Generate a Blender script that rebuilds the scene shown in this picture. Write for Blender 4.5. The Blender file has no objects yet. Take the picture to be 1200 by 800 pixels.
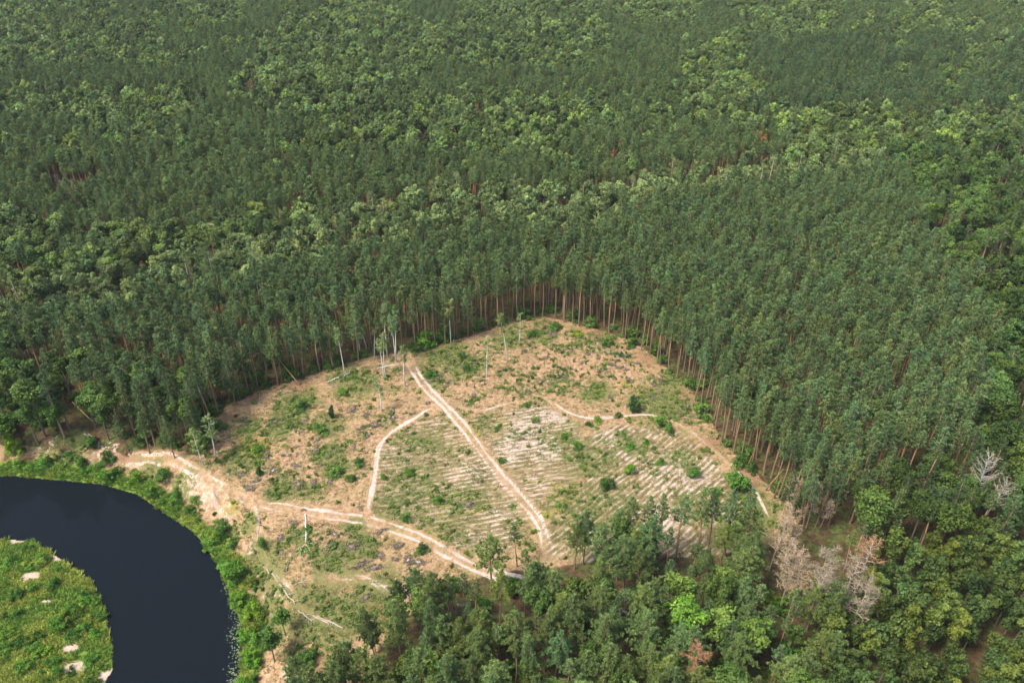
import bpy, math, random
import numpy as np
from mathutils import Vector, noise

R = math.radians
rng = random.Random(7)
SC = bpy.context.scene
COL = SC.collection

# ------------------------------------------------------------------ camera, sky, sun, exposure
CAM_H, PITCH, F_PX, PW, PH = 120.0, 33.0, 933.0, 1200.0, 800.0
cam_d = bpy.data.cameras.new('camera'); cam_d.sensor_width = 36.0
cam_d.lens = F_PX / PW * 36.0; cam_d.clip_start = 1.0; cam_d.clip_end = 20000.0
cam = bpy.data.objects.new('camera', cam_d); COL.objects.link(cam)
cam.location = (0, 0, CAM_H); cam.rotation_euler = (R(90 - PITCH), 0, 0)
SC.camera = cam

SUN_EL, SUN_AZ = 56.0, 242.0           # azimuth clockwise from +Y (view direction)
world = bpy.data.worlds.new('World'); SC.world = world; world.use_nodes = True
wn = world.node_tree.nodes; wl = world.node_tree.links
sky = wn.new('ShaderNodeTexSky'); sky.sky_type = 'NISHITA'; sky.sun_disc = False
sky.sun_elevation = R(SUN_EL); sky.sun_rotation = R(SUN_AZ)
sky.air_density = 1.0; sky.dust_density = 3.0; sky.ozone_density = 1.0
bg = wn['Background']; bg.inputs['Strength'].default_value = 0.125
wl.new(sky.outputs['Color'], bg.inputs['Color'])
sd = bpy.data.lights.new('sun', 'SUN'); sd.energy = 2.8; sd.angle = R(18); sd.color = (1.0, 0.93, 0.82)
sun = bpy.data.objects.new('sun', sd); COL.objects.link(sun)
az, el = R(SUN_AZ), R(SUN_EL)
sdir = Vector((math.sin(az) * math.cos(el), math.cos(az) * math.cos(el), math.sin(el)))
sun.rotation_euler = sdir.to_track_quat('Z', 'Y').to_euler(); sun.location = sdir * 500
SC.view_settings.view_transform = 'Standard'; SC.view_settings.look = 'None'
SC.view_settings.gamma = 1.0; SC.view_settings.use_curve_mapping = False
SC.view_settings.exposure = 1.6
SC.render.engine = 'CYCLES'
SC.cycles.max_bounces = 6; SC.cycles.diffuse_bounces = 4; SC.cycles.glossy_bounces = 2
SC.cycles.transmission_bounces = 4; SC.cycles.transparent_max_bounces = 4; SC.cycles.volume_bounces = 0
SC.cycles.use_adaptive_sampling = True; SC.cycles.use_denoising = True; SC.cycles.denoising_prefilter = 'FAST'; SC.cycles.adaptive_threshold = 0.004

# ------------------------------------------------------------------ picture <-> ground
_cp, _sp = math.cos(R(PITCH)), math.sin(R(PITCH))
def ray(px, py):
    x, y = (px - PW / 2) / F_PX, -(py - PH / 2) / F_PX
    return Vector((x, _cp + y * _sp, -_sp + y * _cp))
def at(px, py, z=0.0):
    d = ray(px, py); t = (z - CAM_H) / d.z
    return (d.x * t, d.y * t)
def proj(x, y, z=0.0):
    dz = z - CAM_H
    depth = y * _cp - dz * _sp
    up = y * _sp + dz * _cp
    return PW / 2 + F_PX * x / depth, PH / 2 - F_PX * up / depth, depth

# ------------------------------------------------------------------ river and terrain height
WATER_Z = -5.0
OUTER = [(-700, 640), (-200, 580), (-60, 563), (8, 557), (55, 561), (119, 567), (161, 579), (191, 599), (229, 624), (255, 660),
         (272, 698), (284, 736), (284, 770), (281, 805), (274, 860), (240, 1000)]
INNER = [(-700, 740), (-200, 660), (-50, 634), (0, 632), (38, 633), (72, 655), (106, 681), (123, 715), (130, 753), (132, 783), (121, 805),
         (95, 860), (40, 1000)]
outer = np.array([at(px, py, WATER_Z) for px, py in OUTER])
inner = np.array([at(px, py, WATER_Z) for px, py in INNER])
river_poly = np.vstack([outer, inner[::-1]])
pen_poly = np.vstack([inner, [(-400, inner[-1][1] - 40), (-900, inner[0][1])]])

def inside(P, x, y):
    x = np.asarray(x, float); y = np.asarray(y, float)
    r = np.zeros(x.shape, bool); n = len(P)
    for i in range(n):
        x0, y0 = P[i]; x1, y1 = P[(i + 1) % n]
        if y0 == y1: continue
        c = ((y0 > y) != (y1 > y)) & (x < (x1 - x0) * (y - y0) / (y1 - y0) + x0)
        r ^= c
    return r
def dist(L, x, y, closed=False):
    x = np.asarray(x, float); y = np.asarray(y, float)
    best = np.full(x.shape, 1e9); n = len(L)
    for i in range(n if closed else n - 1):
        x0, y0 = L[i]; x1, y1 = L[(i + 1) % n]
        dx, dy = x1 - x0, y1 - y0; q = dx * dx + dy * dy + 1e-9
        t = np.clip(((x - x0) * dx + (y - y0) * dy) / q, 0, 1)
        best = np.minimum(best, np.hypot(x - x0 - t * dx, y - y0 - t * dy))
    return best
def sst(a, b, v):
    t = np.clip((v - a) / (b - a), 0, 1); return t * t * (3 - 2 * t)
def _hash(i, j, s):
    h = (i * 374761393 + j * 668265263 + s * 982451653) & 0xffffffff
    h = ((h ^ (h >> 13)) * 1274126177) & 0xffffffff
    return ((h ^ (h >> 16)) & 0xffff) / 65535.0
def vnoise(x, y, s=0):
    x = np.asarray(x, float); y = np.asarray(y, float)
    i = np.floor(x).astype(np.int64); j = np.floor(y).astype(np.int64)
    u = x - i; v = y - j; u = u * u * (3 - 2 * u); v = v * v * (3 - 2 * v)
    return (_hash(i, j, s) * (1 - u) + _hash(i + 1, j, s) * u) * (1 - v) + (_hash(i, j + 1, s) * (1 - u) + _hash(i + 1, j + 1, s) * u) * v
def fbm(x, y, s=0, o=3):
    r = 0; a = 0.5; t = 0
    for k in range(o):
        r = r + a * vnoise(np.asarray(x) * 2 ** k, np.asarray(y) * 2 ** k, s + k); t += a; a *= 0.55
    return r / t

def pix(L, z=0.0): return np.array([at(a, b, z) for a, b in L])
FIELD_L = pix([(440, 527), (470, 506), (505, 488), (520, 484), (562, 530), (600, 578), (622, 607), (600, 650), (560, 652), (530, 640), (490, 618), (440, 600), (440, 570)])
FIELD_M = pix([(548, 492), (580, 482), (612, 474), (634, 470), (660, 484), (684, 500), (690, 530), (680, 560), (650, 600), (632, 604), (595, 556)])
FIELD_R = pix([(690, 505), (730, 496), (780, 498), (820, 520), (858, 556), (885, 590), (895, 625), (880, 660), (800, 670), (700, 670), (640, 650), (632, 612), (655, 598), (690, 555)])
_a, _b = at(440, 538), at(640, 505); DIR_A = math.atan2(_b[1] - _a[1], _b[0] - _a[0])
_a, _b = at(678, 632), at(735, 587); DIR_B = math.atan2(_b[1] - _a[1], _b[0] - _a[0])
ROW = 1.25

def land(x, y):
    """signed info: (in river, on the peninsula, distance to water edge)"""
    return inside(river_poly, x, y), inside(pen_poly, x, y), dist(river_poly, x, y, True)
def height(x, y):
    x = np.asarray(x, float); y = np.asarray(y, float)
    w, p, d = land(x, y)
    wob = fbm(x * .13, y * .13, 3)
    d2 = d + (fbm(x * .22, y * .22, 11) - .5) * 5.5
    bank = -4.9 + .7 * sst(0, 3, d) + 4.2 * sst(2.6, 11.5, d2)
    und = (wob - .5) * .7 * sst(8, 20, d)
    gul = -0.9 * sst(.55, .8, fbm(x * .35 + 9, y * .35, 21)) * sst(2, 5, d) * (1 - sst(9, 14, d))
    h = bank + und + gul
    hp = -4.95 + .55 * sst(0, 4, d) + .5 * (wob - .3) * sst(1, 10, d)
    h = np.where(p, hp, h)
    h = np.where(w, -5.05 - 1.6 * sst(0, 3, d), h)
    fa = np.maximum(inside(FIELD_L, x, y), inside(FIELD_M, x, y)) & ~w
    fb = inside(FIELD_R, x, y)
    ra = np.sin(2 * math.pi * (-x * math.sin(DIR_A) + y * math.cos(DIR_A)) / ROW + 1.6 * fbm(x * .1, y * .1, 5))
    rb = np.sin(2 * math.pi * (-x * math.sin(DIR_B) + y * math.cos(DIR_B)) / ROW + 1.6 * fbm(x * .1, y * .1, 6))
    return h + .11 * ra * fa + .11 * rb * fb
def hz(x, y): return float(height(np.array([x]), np.array([y]))[0])
def ground(px, py):
    d = ray(px, py); z = 0.0
    for _ in range(12):
        x, y = at(px, py, z); z = .5 * z + .5 * hz(x, y)
    return (x, y, hz(x, y))

CLEAR = pix([(20, 545), (60, 524), (95, 514), (140, 524), (200, 524), (235, 535), (246, 505), (252, 482), (300, 460), (350, 443), (400, 428), (440, 417), (500, 408),
             (540, 397), (590, 380), (640, 371), (690, 383), (740, 398), (775, 426), (805, 453), (832, 485), (845, 518), (880, 548), (905, 575), (935, 612),
             (920, 632), (890, 646), (800, 652), (740, 648), (690, 658), (640, 666), (600, 668), (540, 682), (490, 712), (455, 745), (420, 800), (400, 850), (330, 850), (318, 790), (312, 730)])

# tracks: pixel line, half width (m), rut pattern
TRACKS = [
    ('dirt_road', [(476, 416), (484, 432), (496, 450), (516, 471), (541, 498), (566, 531), (590, 562), (611, 586), (631, 610), (641, 640), (650, 668)], 1.5, 'ruts'),
    ('dirt_road', [(128, 532), (160, 537), (196, 538), (222, 549), (248, 566), (276, 581), (304, 590), (342, 596), (382, 603), (420, 608), (452, 616), (482, 626), (506, 637), (524, 648), (565, 668), (622, 684), (700, 708), (760, 735)], 1.55, 'ruts'),
    ('footpath', [(512, 476), (500, 481), (484, 491), (461, 505), (446, 520), (441, 540), (438, 565), (433, 590), (429, 606)], .7, 'path'),
    ('footpath', [(532, 474), (548, 479), (566, 481), (584, 476), (606, 469)], .6, 'path'),
    ('footpath', [(630, 464), (648, 472), (668, 484), (692, 490), (722, 488), (755, 486), (776, 490), (800, 500), (825, 517), (848, 539), (863, 552), (880, 568), (891, 586), (903, 610)], .6, 'path'),
    ('footpath', [(84, 484), (92, 500), (108, 514), (128, 530)], .6, 'faint'),
    ('footpath', [(292, 586), (303, 606), (303, 630), (308, 650), (322, 670), (338, 688), (346, 702)], .7, 'faint'),
    ('footpath', [(352, 712), (372, 724), (402, 737)], .7, 'faint'),
    ('footpath', [(370, 677), (420, 676), (455, 690), (500, 700), (560, 712)], 1.3, 'faint'),
]
def smooth(L, step):
    P = np.asarray(L, float); n = len(P); out = []
    for i in range(n - 1):
        p0, p1, p2, p3 = P[max(i - 1, 0)], P[i], P[i + 1], P[min(i + 2, n - 1)]
        m = max(2, int(np.hypot(*(p2 - p1)) / step))
        for k in range(m):
            t = k / m
            out.append(.5 * ((2 * p1) + (-p0 + p2) * t + (2 * p0 - 5 * p1 + 4 * p2 - p3) * t * t + (-p0 + 3 * p1 - 3 * p2 + p3) * t ** 3))
    out.append(P[-1]); return np.array(out)

GREEN = [(300, 640, 4, 'g'), (312, 668, 3, 'g'), (300, 705, 5, 'g'), (318, 725, 4, 'g'), (262, 612, 3, 'g'), (212, 558, 4, 'g'), (165, 548, 4, 'g'), (60, 528, 6, 'g'), (100, 530, 4, 'b'), (30, 545, 6, 'b'), (320, 690, 3, 'g'), (290, 610, 3, 'g'),   # painted growth: px, py, radius m, kind
    (545, 430, 6, 'g'), (520, 415, 7, 'g'), (505, 440, 4, 'g'), (600, 400, 6, 'g'), (635, 395, 5, 'g'), (704, 458, 5, 'g'), (775, 470, 8, 'g'), (790, 450, 4, 'g'),
    (300, 525, 6, 'y'), (285, 535, 5, 'g'), (330, 500, 5, 'g'), (380, 500, 5, 'g'), (350, 470, 6, 'g'), (290, 500, 4, 'g'), (420, 450, 6, 'g'), (405, 440, 5, 'g'),
    (395, 550, 4, 'g'), (385, 530, 4, 'g'), (360, 575, 4, 'g'), (330, 575, 4, 'g'), (350, 625, 3, 'g'), (320, 648, 3, 'g'), (400, 655, 5, 'g'), (420, 640, 4, 'g'),
    (380, 715, 7, 'g'), (405, 720, 6, 'g'), (360, 700, 4, 'g'), (440, 690, 5, 'g'), (415, 615, 3, 'g'), (270, 590, 3, 'y'), (340, 760, 4, 'b'), (370, 790, 5, 'b'),
    (660, 445, 3, 'y'), (735, 450, 3, 'y'), (675, 392, 3, 'y'), (680, 385, 3, 'r'), (530, 388, 6, 'r'), (640, 378, 8, 'r'), (700, 390, 6, 'r'), (760, 420, 7, 'r'), (810, 465, 6, 'r'), (840, 520, 5, 'r'),
    (880, 560, 5, 'r'), (640, 425, 14, 's'), (700, 430, 12, 's'), (590, 445, 8, 's'), (760, 470, 6, 's'), (350, 520, 6, 's'), (400, 580, 8, 's'), (330, 610, 7, 's'), (280, 600, 5, 's'),
    (690, 535, 7, 'g'), (660, 515, 5, 'g'), (700, 590, 8, 'g'), (660, 580, 5, 'y'), (650, 600, 5, 'y'), (870, 600, 8, 'g'), (870, 630, 6, 'g'), (810, 590, 6, 'g'), (800, 540, 4, 'g'), (740, 520, 4, 'g'),
    (560, 500, 4, 'y'), (580, 500, 4, 'y'), (500, 520, 5, 'g'), (490, 560, 6, 'g'), (540, 590, 7, 'g'), (520, 620, 5, 'y'), (560, 590, 4, 'y'), (460, 590, 5, 'g'),
    (505, 700, 7, 'b'), (450, 720, 7, 'b'), (560, 720, 8, 'b'), (650, 700, 6, 'b'), (480, 740, 6, 'b'), (700, 690, 8, 'b'), (265, 470, 6, 'r'), (300, 462, 5, 'r'), (350, 450, 6, 'r'), (240, 520, 5, 'r'), (150, 520, 6, 'r'), (210, 525, 5, 'r'),
]
ROWSAND = [(610, 500, 9, .9), (650, 490, 6, 1), (640, 520, 8, .9), (600, 530, 7, .8), (560, 555, 7, .75), (535, 565, 6, .6), (500, 570, 7, .5), (470, 545, 7, .45), (490, 520, 6, .4), (580, 600, 5, .7), (555, 630, 6, .6),
           (530, 640, 5, .5), (460, 600, 5, .35), (715, 515, 4, .8), (735, 530, 4, .8), (760, 555, 5, .7), (790, 545, 7, .8), (810, 575, 9, .95), (780, 600, 7, .9), (730, 600, 5, .6), (700, 640, 7, .6), (850, 600, 6, .8), (690, 560, 5, .5), (640, 570, 6, .5), (830, 545, 6, .6), (670, 590, 5, .4)]
SANDY = [(20, 632, 2.0), (65, 652, 1.7), (36, 676, 2.3), (57, 706, 1.4), (83, 760, 1.8), (88, 783, 2.6), (128, 790, 2.4)]   # bare patches of the low bank
SANDBANK = [(240, 585, 9), (255, 600, 7), (225, 570, 7), (290, 668, 3), (300, 690, 2.5), (205, 575, 5), (150, 548, 6), (45, 540, 5), (290, 640, 3), (335, 790, 3), (300, 735, 2)]
def masks(x, y):
    x = np.asarray(x, float); y = np.asarray(y, float)
    w, p, d = land(x, y)
    m = {}
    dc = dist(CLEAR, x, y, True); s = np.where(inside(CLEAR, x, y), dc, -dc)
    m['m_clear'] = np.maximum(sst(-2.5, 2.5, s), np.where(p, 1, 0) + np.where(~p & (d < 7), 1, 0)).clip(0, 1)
    def fld(P):
        dd = dist(P, x, y, True); return sst(-.8, 2.0, np.where(inside(P, x, y), dd, -dd))
    m['m_rowa'] = np.maximum(fld(FIELD_L), fld(FIELD_M)); m['m_rowb'] = fld(FIELD_R)
    g = np.zeros(x.shape); yl = g.copy(); rd = g.copy(); st = g.copy(); br = g.copy()
    for px, py, r, k in GREEN:
        gx, gy = at(px, py); q = np.exp(-((x - gx) ** 2 + (y - gy) ** 2) / (r * r * .7))
        if k == 'g': g = np.maximum(g, q)
        elif k == 'y': yl = np.maximum(yl, q)
        elif k == 'r': rd = np.maximum(rd, q)
        elif k == 'b': br = np.maximum(br, q)
        else: st = np.maximum(st, q)
    m['m_green'] = g; m['m_yellow'] = yl; m['m_red'] = rd; m['m_straw'] = st; m['m_brown'] = br
    rs = np.full(x.shape, .40)
    for px, py, r, k in ROWSAND:
        gx, gy = at(px, py); rs = np.maximum(rs, 1.15 * k * np.exp(-((x - gx) ** 2 + (y - gy) ** 2) / (r * r)))
    m['m_bare'] = rs
    m['m_lush'] = np.where(p, 1.0, 1 - sst(2.0, 5.0, d + (fbm(x * .3, y * .3, 31) - .5) * 4))
    sand = np.where(p, 0, sst(2.5, 5, d) * (1 - sst(8, 13, d))) * (.12 + .3 * sst(.4, .7, fbm(x * .16, y * .16, 41)))
    for px, py, r in SANDBANK:
        gx, gy = at(px, py, -1.5); sand = np.maximum(sand, .52 * np.exp(-((x - gx) ** 2 + (y - gy) ** 2) / (r * r * .6)) * np.where(p, 0, sst(3, 6, d)))
    for px, py, r in SANDY:
        gx, gy = at(px, py, -4.6); sand = np.maximum(sand, 1.1 * np.exp(-(((x - gx) / 1.25) ** 2 + ((y - gy) / .8) ** 2) / (r * r * .45)))
    m['m_sand'] = sand.clip(0, 1)
    m['m_wet'] = np.where(w, 1.0, 0.0)
    m['m_track'] = np.zeros(x.shape)
    return m

# ------------------------------------------------------------------ node helpers
def mat(name):
    m = bpy.data.materials.new(name); m.use_nodes = True
    nt = m.node_tree; b = nt.nodes['Principled BSDF']
    return m, nt, b
class NG:
    def __init__(s, nt): s.nt = nt
    def n(s, t, **k):
        q = s.nt.nodes.new(t)
        for a, v in k.items(): setattr(q, a, v)
        return q
    def link(s, a, b): s.nt.links.new(a, b)
    def put(s, sock, v):
        if isinstance(v, (int, float)): sock.default_value = v
        elif isinstance(v, (tuple, list)): sock.default_value = tuple(v) + ((1,) if len(v) == 3 and len(sock.default_value) == 4 else ())
        else: s.link(v, sock)
    def math(s, op, a, b=0.0, c=0.0, clamp=False):
        q = s.n('ShaderNodeMath', operation=op, use_clamp=clamp)
        for i, v in enumerate((a, b, c)): s.put(q.inputs[i], v)
        return q.outputs[0]
    def mix(s, f, a, b, blend='MIX'):
        q = s.n('ShaderNodeMix', data_type='RGBA', blend_type=blend, clamp_factor=True)
        s.put(q.inputs[0], f); s.put(q.inputs[6], a); s.put(q.inputs[7], b); return q.outputs[2]
    def noise(s, vec, scale, detail=2.0, rough=.55, dist=0.0):
        q = s.n('ShaderNodeTexNoise'); s.put(q.inputs['Vector'], vec); q.inputs['Scale'].default_value = scale
        q.inputs['Detail'].default_value = detail; q.inputs['Roughness'].default_value = rough; q.inputs['Distortion'].default_value = dist
        return q.outputs['Fac']
    def step(s, v, a, b, lo=0.0, hi=1.0):
        q = s.n('ShaderNodeMapRange', interpolation_type='SMOOTHSTEP'); s.put(q.inputs[0], v)
        q.inputs[1].default_value = a; q.inputs[2].default_value = b; q.inputs[3].default_value = lo; q.inputs[4].default_value = hi
        return q.outputs[0]
    def attr(s, name, typ='GEOMETRY', out='Fac'):
        q = s.n('ShaderNodeAttribute', attribute_name=name, attribute_type=typ); return q.outputs[out]

def ground_material():
    m, nt, b = mat('ground_soil_and_grass'); g = NG(nt)
    geo = g.n('ShaderNodeNewGeometry'); pos = geo.outputs['Position']
    n08 = g.noise(pos, .07, 3); n2 = g.noise(pos, .28, 4, .6); n1 = g.noise(pos, .9, 4, .65); n4 = g.noise(pos, 3.2, 3, .6)
    nA = g.noise(pos, .55, 4, .7, .6); nB = g.noise(pos, 1.7, 3, .7)
    # dry grass
    straw = g.mix(g.step(n1, .3, .7), (.172, .106, .056), (.282, .186, .108))
    straw = g.mix(g.math('MULTIPLY', g.step(n2, .52, .68), .8), straw, (0.262, 0.168, 0.111))
    straw = g.mix(g.math('MULTIPLY', g.step(n08, .45, .65), .32), straw, (.20, .155, .062))
    straw = g.mix(g.math('MULTIPLY', g.step(nB, .50, .70), .8), straw, (0.070, 0.051, 0.025))
    straw = g.mix(g.math('MULTIPLY', g.step(n4, .56, .72), .55), straw, (0.328, 0.254, 0.156))
    green = g.mix(g.step(n4, .3, .7), (0.039, 0.056, 0.015), (0.094, 0.111, 0.033))
    green = g.mix(g.step(nA, .4, .65), green, (0.115, 0.107, 0.037))
    # growth = noise + painted patches
    base = g.math('ADD', g.math('MULTIPLY', n2, .8), g.math('MULTIPLY', nA, .55))
    base = g.math('ADD', base, g.math('MULTIPLY', g.attr('m_green'), .42))
    base = g.math('SUBTRACT', base, g.math('MULTIPLY', g.attr('m_straw'), .16))
    gf = g.step(base, .67, .87)
    col = g.mix(g.math('MULTIPLY', gf, .85), straw, green)
    yel = g.mix(g.step(n4, .3, .7), (0.139, 0.111, 0.018), (0.205, 0.172, 0.037))
    yf = g.step(g.math('ADD', g.math('MULTIPLY', g.attr('m_yellow'), .6), g.math('MULTIPLY', nA, .9)), .68, .95)
    col = g.mix(g.math('MULTIPLY', yf, .7), col, yel)
    rf = g.step(g.math('ADD', g.math('MULTIPLY', g.attr('m_red'), .55), g.math('MULTIPLY', n1, .8)), .6, .95)
    col = g.mix(g.math('MULTIPLY', rf, .8), col, g.mix(n4, (0.107, 0.056, 0.030), (0.205, 0.119, 0.070)))
    bf = g.step(g.math('ADD', g.math('MULTIPLY', g.attr('m_brown'), .55), g.math('MULTIPLY', n2, .8)), .55, .95)
    col = g.mix(g.math('MULTIPLY', bf, .8), col, g.mix(g.step(n1, .35, .65), (0.045, 0.048, 0.015), (0.139, 0.094, 0.045)))
    # planted rows
    sand = g.mix(g.step(n1, .3, .7), (0.271, 0.213, 0.172), (0.353, 0.295, 0.250))
    sand = g.mix(g.math('MULTIPLY', g.step(n4, .55, .75), .5), sand, (0.221, 0.160, 0.115))
    sep = g.n('ShaderNodeSeparateXYZ'); g.link(pos, sep.inputs[0])
    for name, ang, seed in (('m_rowa', DIR_A, 0), ('m_rowb', DIR_B, 1)):
        u = g.math('ADD', g.math('MULTIPLY', sep.outputs[0], -math.sin(ang) / ROW), g.math('MULTIPLY', sep.outputs[1], math.cos(ang) / ROW))
        u = g.math('ADD', u, g.math('MULTIPLY', n2, .9))
        u = g.math('ADD', u, g.math('MULTIPLY', n1, .45))
        wv = g.math('SINE', g.math('MULTIPLY', u, 2 * math.pi))
        al = g.n('ShaderNodeMapping'); g.link(pos, al.inputs[0]); al.inputs['Rotation'].default_value = (0, 0, -ang); al.inputs['Scale'].default_value = (1, 1, 1)
        st = g.n('ShaderNodeMapping'); g.link(al.outputs[0], st.inputs[0]); st.inputs['Scale'].default_value = (.35, 1.2, 1)
        ns = g.noise(st.outputs[0], .9, 4, .65)
        patch = g.noise(pos, .11 + .03 * seed, 3, .55)
        v = g.math('ADD', g.math('MULTIPLY', wv, .13), g.math('ADD', g.math('ADD', g.math('MULTIPLY', ns, .9), g.math('MULTIPLY', nB, .55)), g.math('ADD', g.math('MULTIPLY', patch, .45), g.math('MULTIPLY', g.attr('m_bare'), .42))))
        v = g.math('SUBTRACT', v, g.math('MULTIPLY', g.math('ADD', g.attr('m_green'), g.attr('m_yellow')), .28))
        f = g.math('MULTIPLY', g.math('MULTIPLY', g.step(v, 1.10, 1.42), .85), g.attr(name))
        weeds = g.mix(g.step(ns, .4, .62), (0.070, 0.064, 0.025), (0.184, 0.143, 0.074))
        weeds = g.mix(g.math('MULTIPLY', gf, .4), weeds, green)
        col = g.mix(g.math('MULTIPLY', g.attr(name), .8), col, weeds)
        f1 = g.math('MULTIPLY', g.math('MULTIPLY', g.step(g.math('ADD', wv, g.math('MULTIPLY', g.math('SUBTRACT', ns, .5), 5.0)), .1, .9), g.attr(name)), .5)
        col = g.mix(f1, col, g.mix(n1, (.235, .165, .115), (.34, .265, .21)))
        col = g.mix(f, col, sand)
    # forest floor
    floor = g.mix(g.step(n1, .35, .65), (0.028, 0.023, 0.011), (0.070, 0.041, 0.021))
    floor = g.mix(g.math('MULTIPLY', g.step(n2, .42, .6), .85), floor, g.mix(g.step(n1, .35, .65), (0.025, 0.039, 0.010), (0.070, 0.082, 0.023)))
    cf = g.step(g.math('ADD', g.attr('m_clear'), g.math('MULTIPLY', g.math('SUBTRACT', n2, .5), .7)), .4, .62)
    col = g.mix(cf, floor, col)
    # bank
    lush = g.mix(g.step(n1, .3, .7), (.040, .085, .010), (.115, .175, .024))
    lush = g.mix(g.math('MULTIPLY', g.step(nA, .5, .66), .7), lush, (0.139, 0.135, 0.033))
    lf = g.step(g.math('ADD', g.attr('m_lush'), g.math('MULTIPLY', g.math('SUBTRACT', n1, .5), .6)), .4, .62)
    col = g.mix(lf, col, lush)
    sf = g.step(g.math('ADD', g.attr('m_sand'), g.math('MULTIPLY', g.math('SUBTRACT', g.math('ADD', g.math('MULTIPLY', nA, .6), g.math('MULTIPLY', nB, .4)), .5), 2.2)), .34, .62)
    col = g.mix(sf, col, g.mix(g.step(n1, .3, .7), (0.262, 0.189, 0.135), (0.344, 0.275, 0.221)))
    # trodden sand
    tf = g.step(g.math('ADD', g.attr('m_track'), g.math('MULTIPLY', g.math('SUBTRACT', nB, .5), .9)), .3, .65)
    col = g.mix(tf, col, sand)
    col = g.mix(g.attr('m_wet'), col, (0.025, 0.025, 0.016))
    g.link(col, b.inputs['Base Color']); b.inputs['Roughness'].default_value = .95
    b.inputs['Specular IOR Level'].default_value = .1
    bp = g.n('ShaderNodeBump'); bp.inputs['Strength'].default_value = .6; bp.inputs['Distance'].default_value = .25
    g.link(g.math('ADD', n1, g.math('MULTIPLY', n4, .5)), bp.inputs['Height']); g.link(bp.outputs[0], b.inputs['Normal'])
    return m
M_GROUND = ground_material()

def np_mesh(name, V, Fq, attrs, material):
    me = bpy.data.meshes.new(name); n = len(V); k = Fq.shape[1]
    me.vertices.add(n); me.vertices.foreach_set('co', np.ascontiguousarray(V, dtype=np.float32).ravel())
    me.loops.add(Fq.size); me.loops.foreach_set('vertex_index', np.ascontiguousarray(Fq, dtype=np.int32).ravel())
    me.polygons.add(len(Fq)); me.polygons.foreach_set('loop_start', np.arange(0, Fq.size, k, dtype=np.int32))
    me.update(calc_edges=True); me.validate()
    for a, v in attrs.items():
        at_ = me.attributes.new(a, 'FLOAT', 'POINT'); at_.data.foreach_set('value', np.ascontiguousarray(v, dtype=np.float32))
    me.polygons.foreach_set('use_smooth', np.ones(len(me.polygons), bool))
    me.materials.append(material); return me
def link(name, data, parent=None, loc=None):
    o = bpy.data.objects.new(name, data); COL.objects.link(o)
    if parent: o.parent = parent
    if loc: o.location = loc
    return o

def axis(a, b, step, lo, hi):
    c = list(np.arange(a, b + .01, step)); s, v = step, a; left = []
    while v > lo: s *= 1.35; v -= s; left.append(v)
    s, v = step, b; right = []
    while v < hi: s *= 1.35; v += s; right.append(v)
    return np.array(left[::-1] + c + right)
xs = axis(-118, 95, .31, -6000, 6000); ys = axis(58, 214, .31, -3000, 9000)
X, Y = np.meshgrid(xs, ys); Xf, Yf = X.ravel(), Y.ravel()
Z = height(Xf, Yf)
nx, ny = len(xs), len(ys)
I = np.arange(nx * ny).reshape(ny, nx)
Fq = np.stack([I[:-1, :-1], I[:-1, 1:], I[1:, 1:], I[1:, :-1]], -1).reshape(-1, 4)
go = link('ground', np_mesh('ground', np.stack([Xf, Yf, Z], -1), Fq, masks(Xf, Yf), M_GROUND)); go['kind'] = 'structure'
go['label'] = 'forest ground with the straw and sand coloured clearing'

TR_PTS = []
for k, (name, L, hw, kind) in enumerate(TRACKS):
    P = np.array([ground(a, b)[:2] for a, b in L]); C = smooth(P, .45); TR_PTS.append((C, hw))
    T = np.gradient(C, axis=0); T /= np.linalg.norm(T, axis=1)[:, None] + 1e-9; Nn = np.stack([-T[:, 1], T[:, 0]], -1)
    m = len(C); ncol = 15; s = np.linspace(-1, 1, ncol)
    wv = hw * 1.5 * (1 + .8 * (fbm(np.arange(m) * .09, np.zeros(m) + k * 7, 51) - .5))
    px_ = C[:, None, :] + Nn[:, None, :] * (s[None, :, None] * wv[:, None, None])
    vx, vy = px_[..., 0].ravel(), px_[..., 1].ravel()
    A = masks(vx, vy)
    S = np.broadcast_to(s, (m, ncol)); along = np.arange(m)[:, None] * .45
    if kind == 'ruts':
        prof = np.exp(-((np.abs(S) - .42) / .17) ** 2) * 1.05 + .42 * np.exp(-(S / .5) ** 4)
    else:
        prof = np.exp(-(S / .55) ** 4)
    fade = np.minimum(1, np.minimum(along, along[::-1]) / (9.0 if kind == 'ruts' else 3.5))
    var = {'ruts': .52, 'path': .56, 'faint': .25}[kind] + 1.0 * (fbm(along * .22 + S * .8, S * 2 + k * 13, 61) - .45) + .6 * (fbm(along * .06, S * 0 + k * 9, 62) - .5)
    A['m_track'] = (prof * var * fade).ravel()
    edge = (np.abs(S) > .97).ravel()
    zz = height(vx, vy) + np.where(edge, -.06, .045) - (.07 * prof if kind == 'ruts' else 0 * prof).ravel() * .5
    I = np.arange(m * ncol).reshape(m, ncol)
    Fq = np.stack([I[:-1, :-1], I[:-1, 1:], I[1:, 1:], I[1:, :-1]], -1).reshape(-1, 4)[:, ::-1]
    o = link(name, np_mesh(name, np.stack([vx, vy, zz], -1), Fq, A, M_GROUND)); o['kind'] = 'structure'

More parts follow.
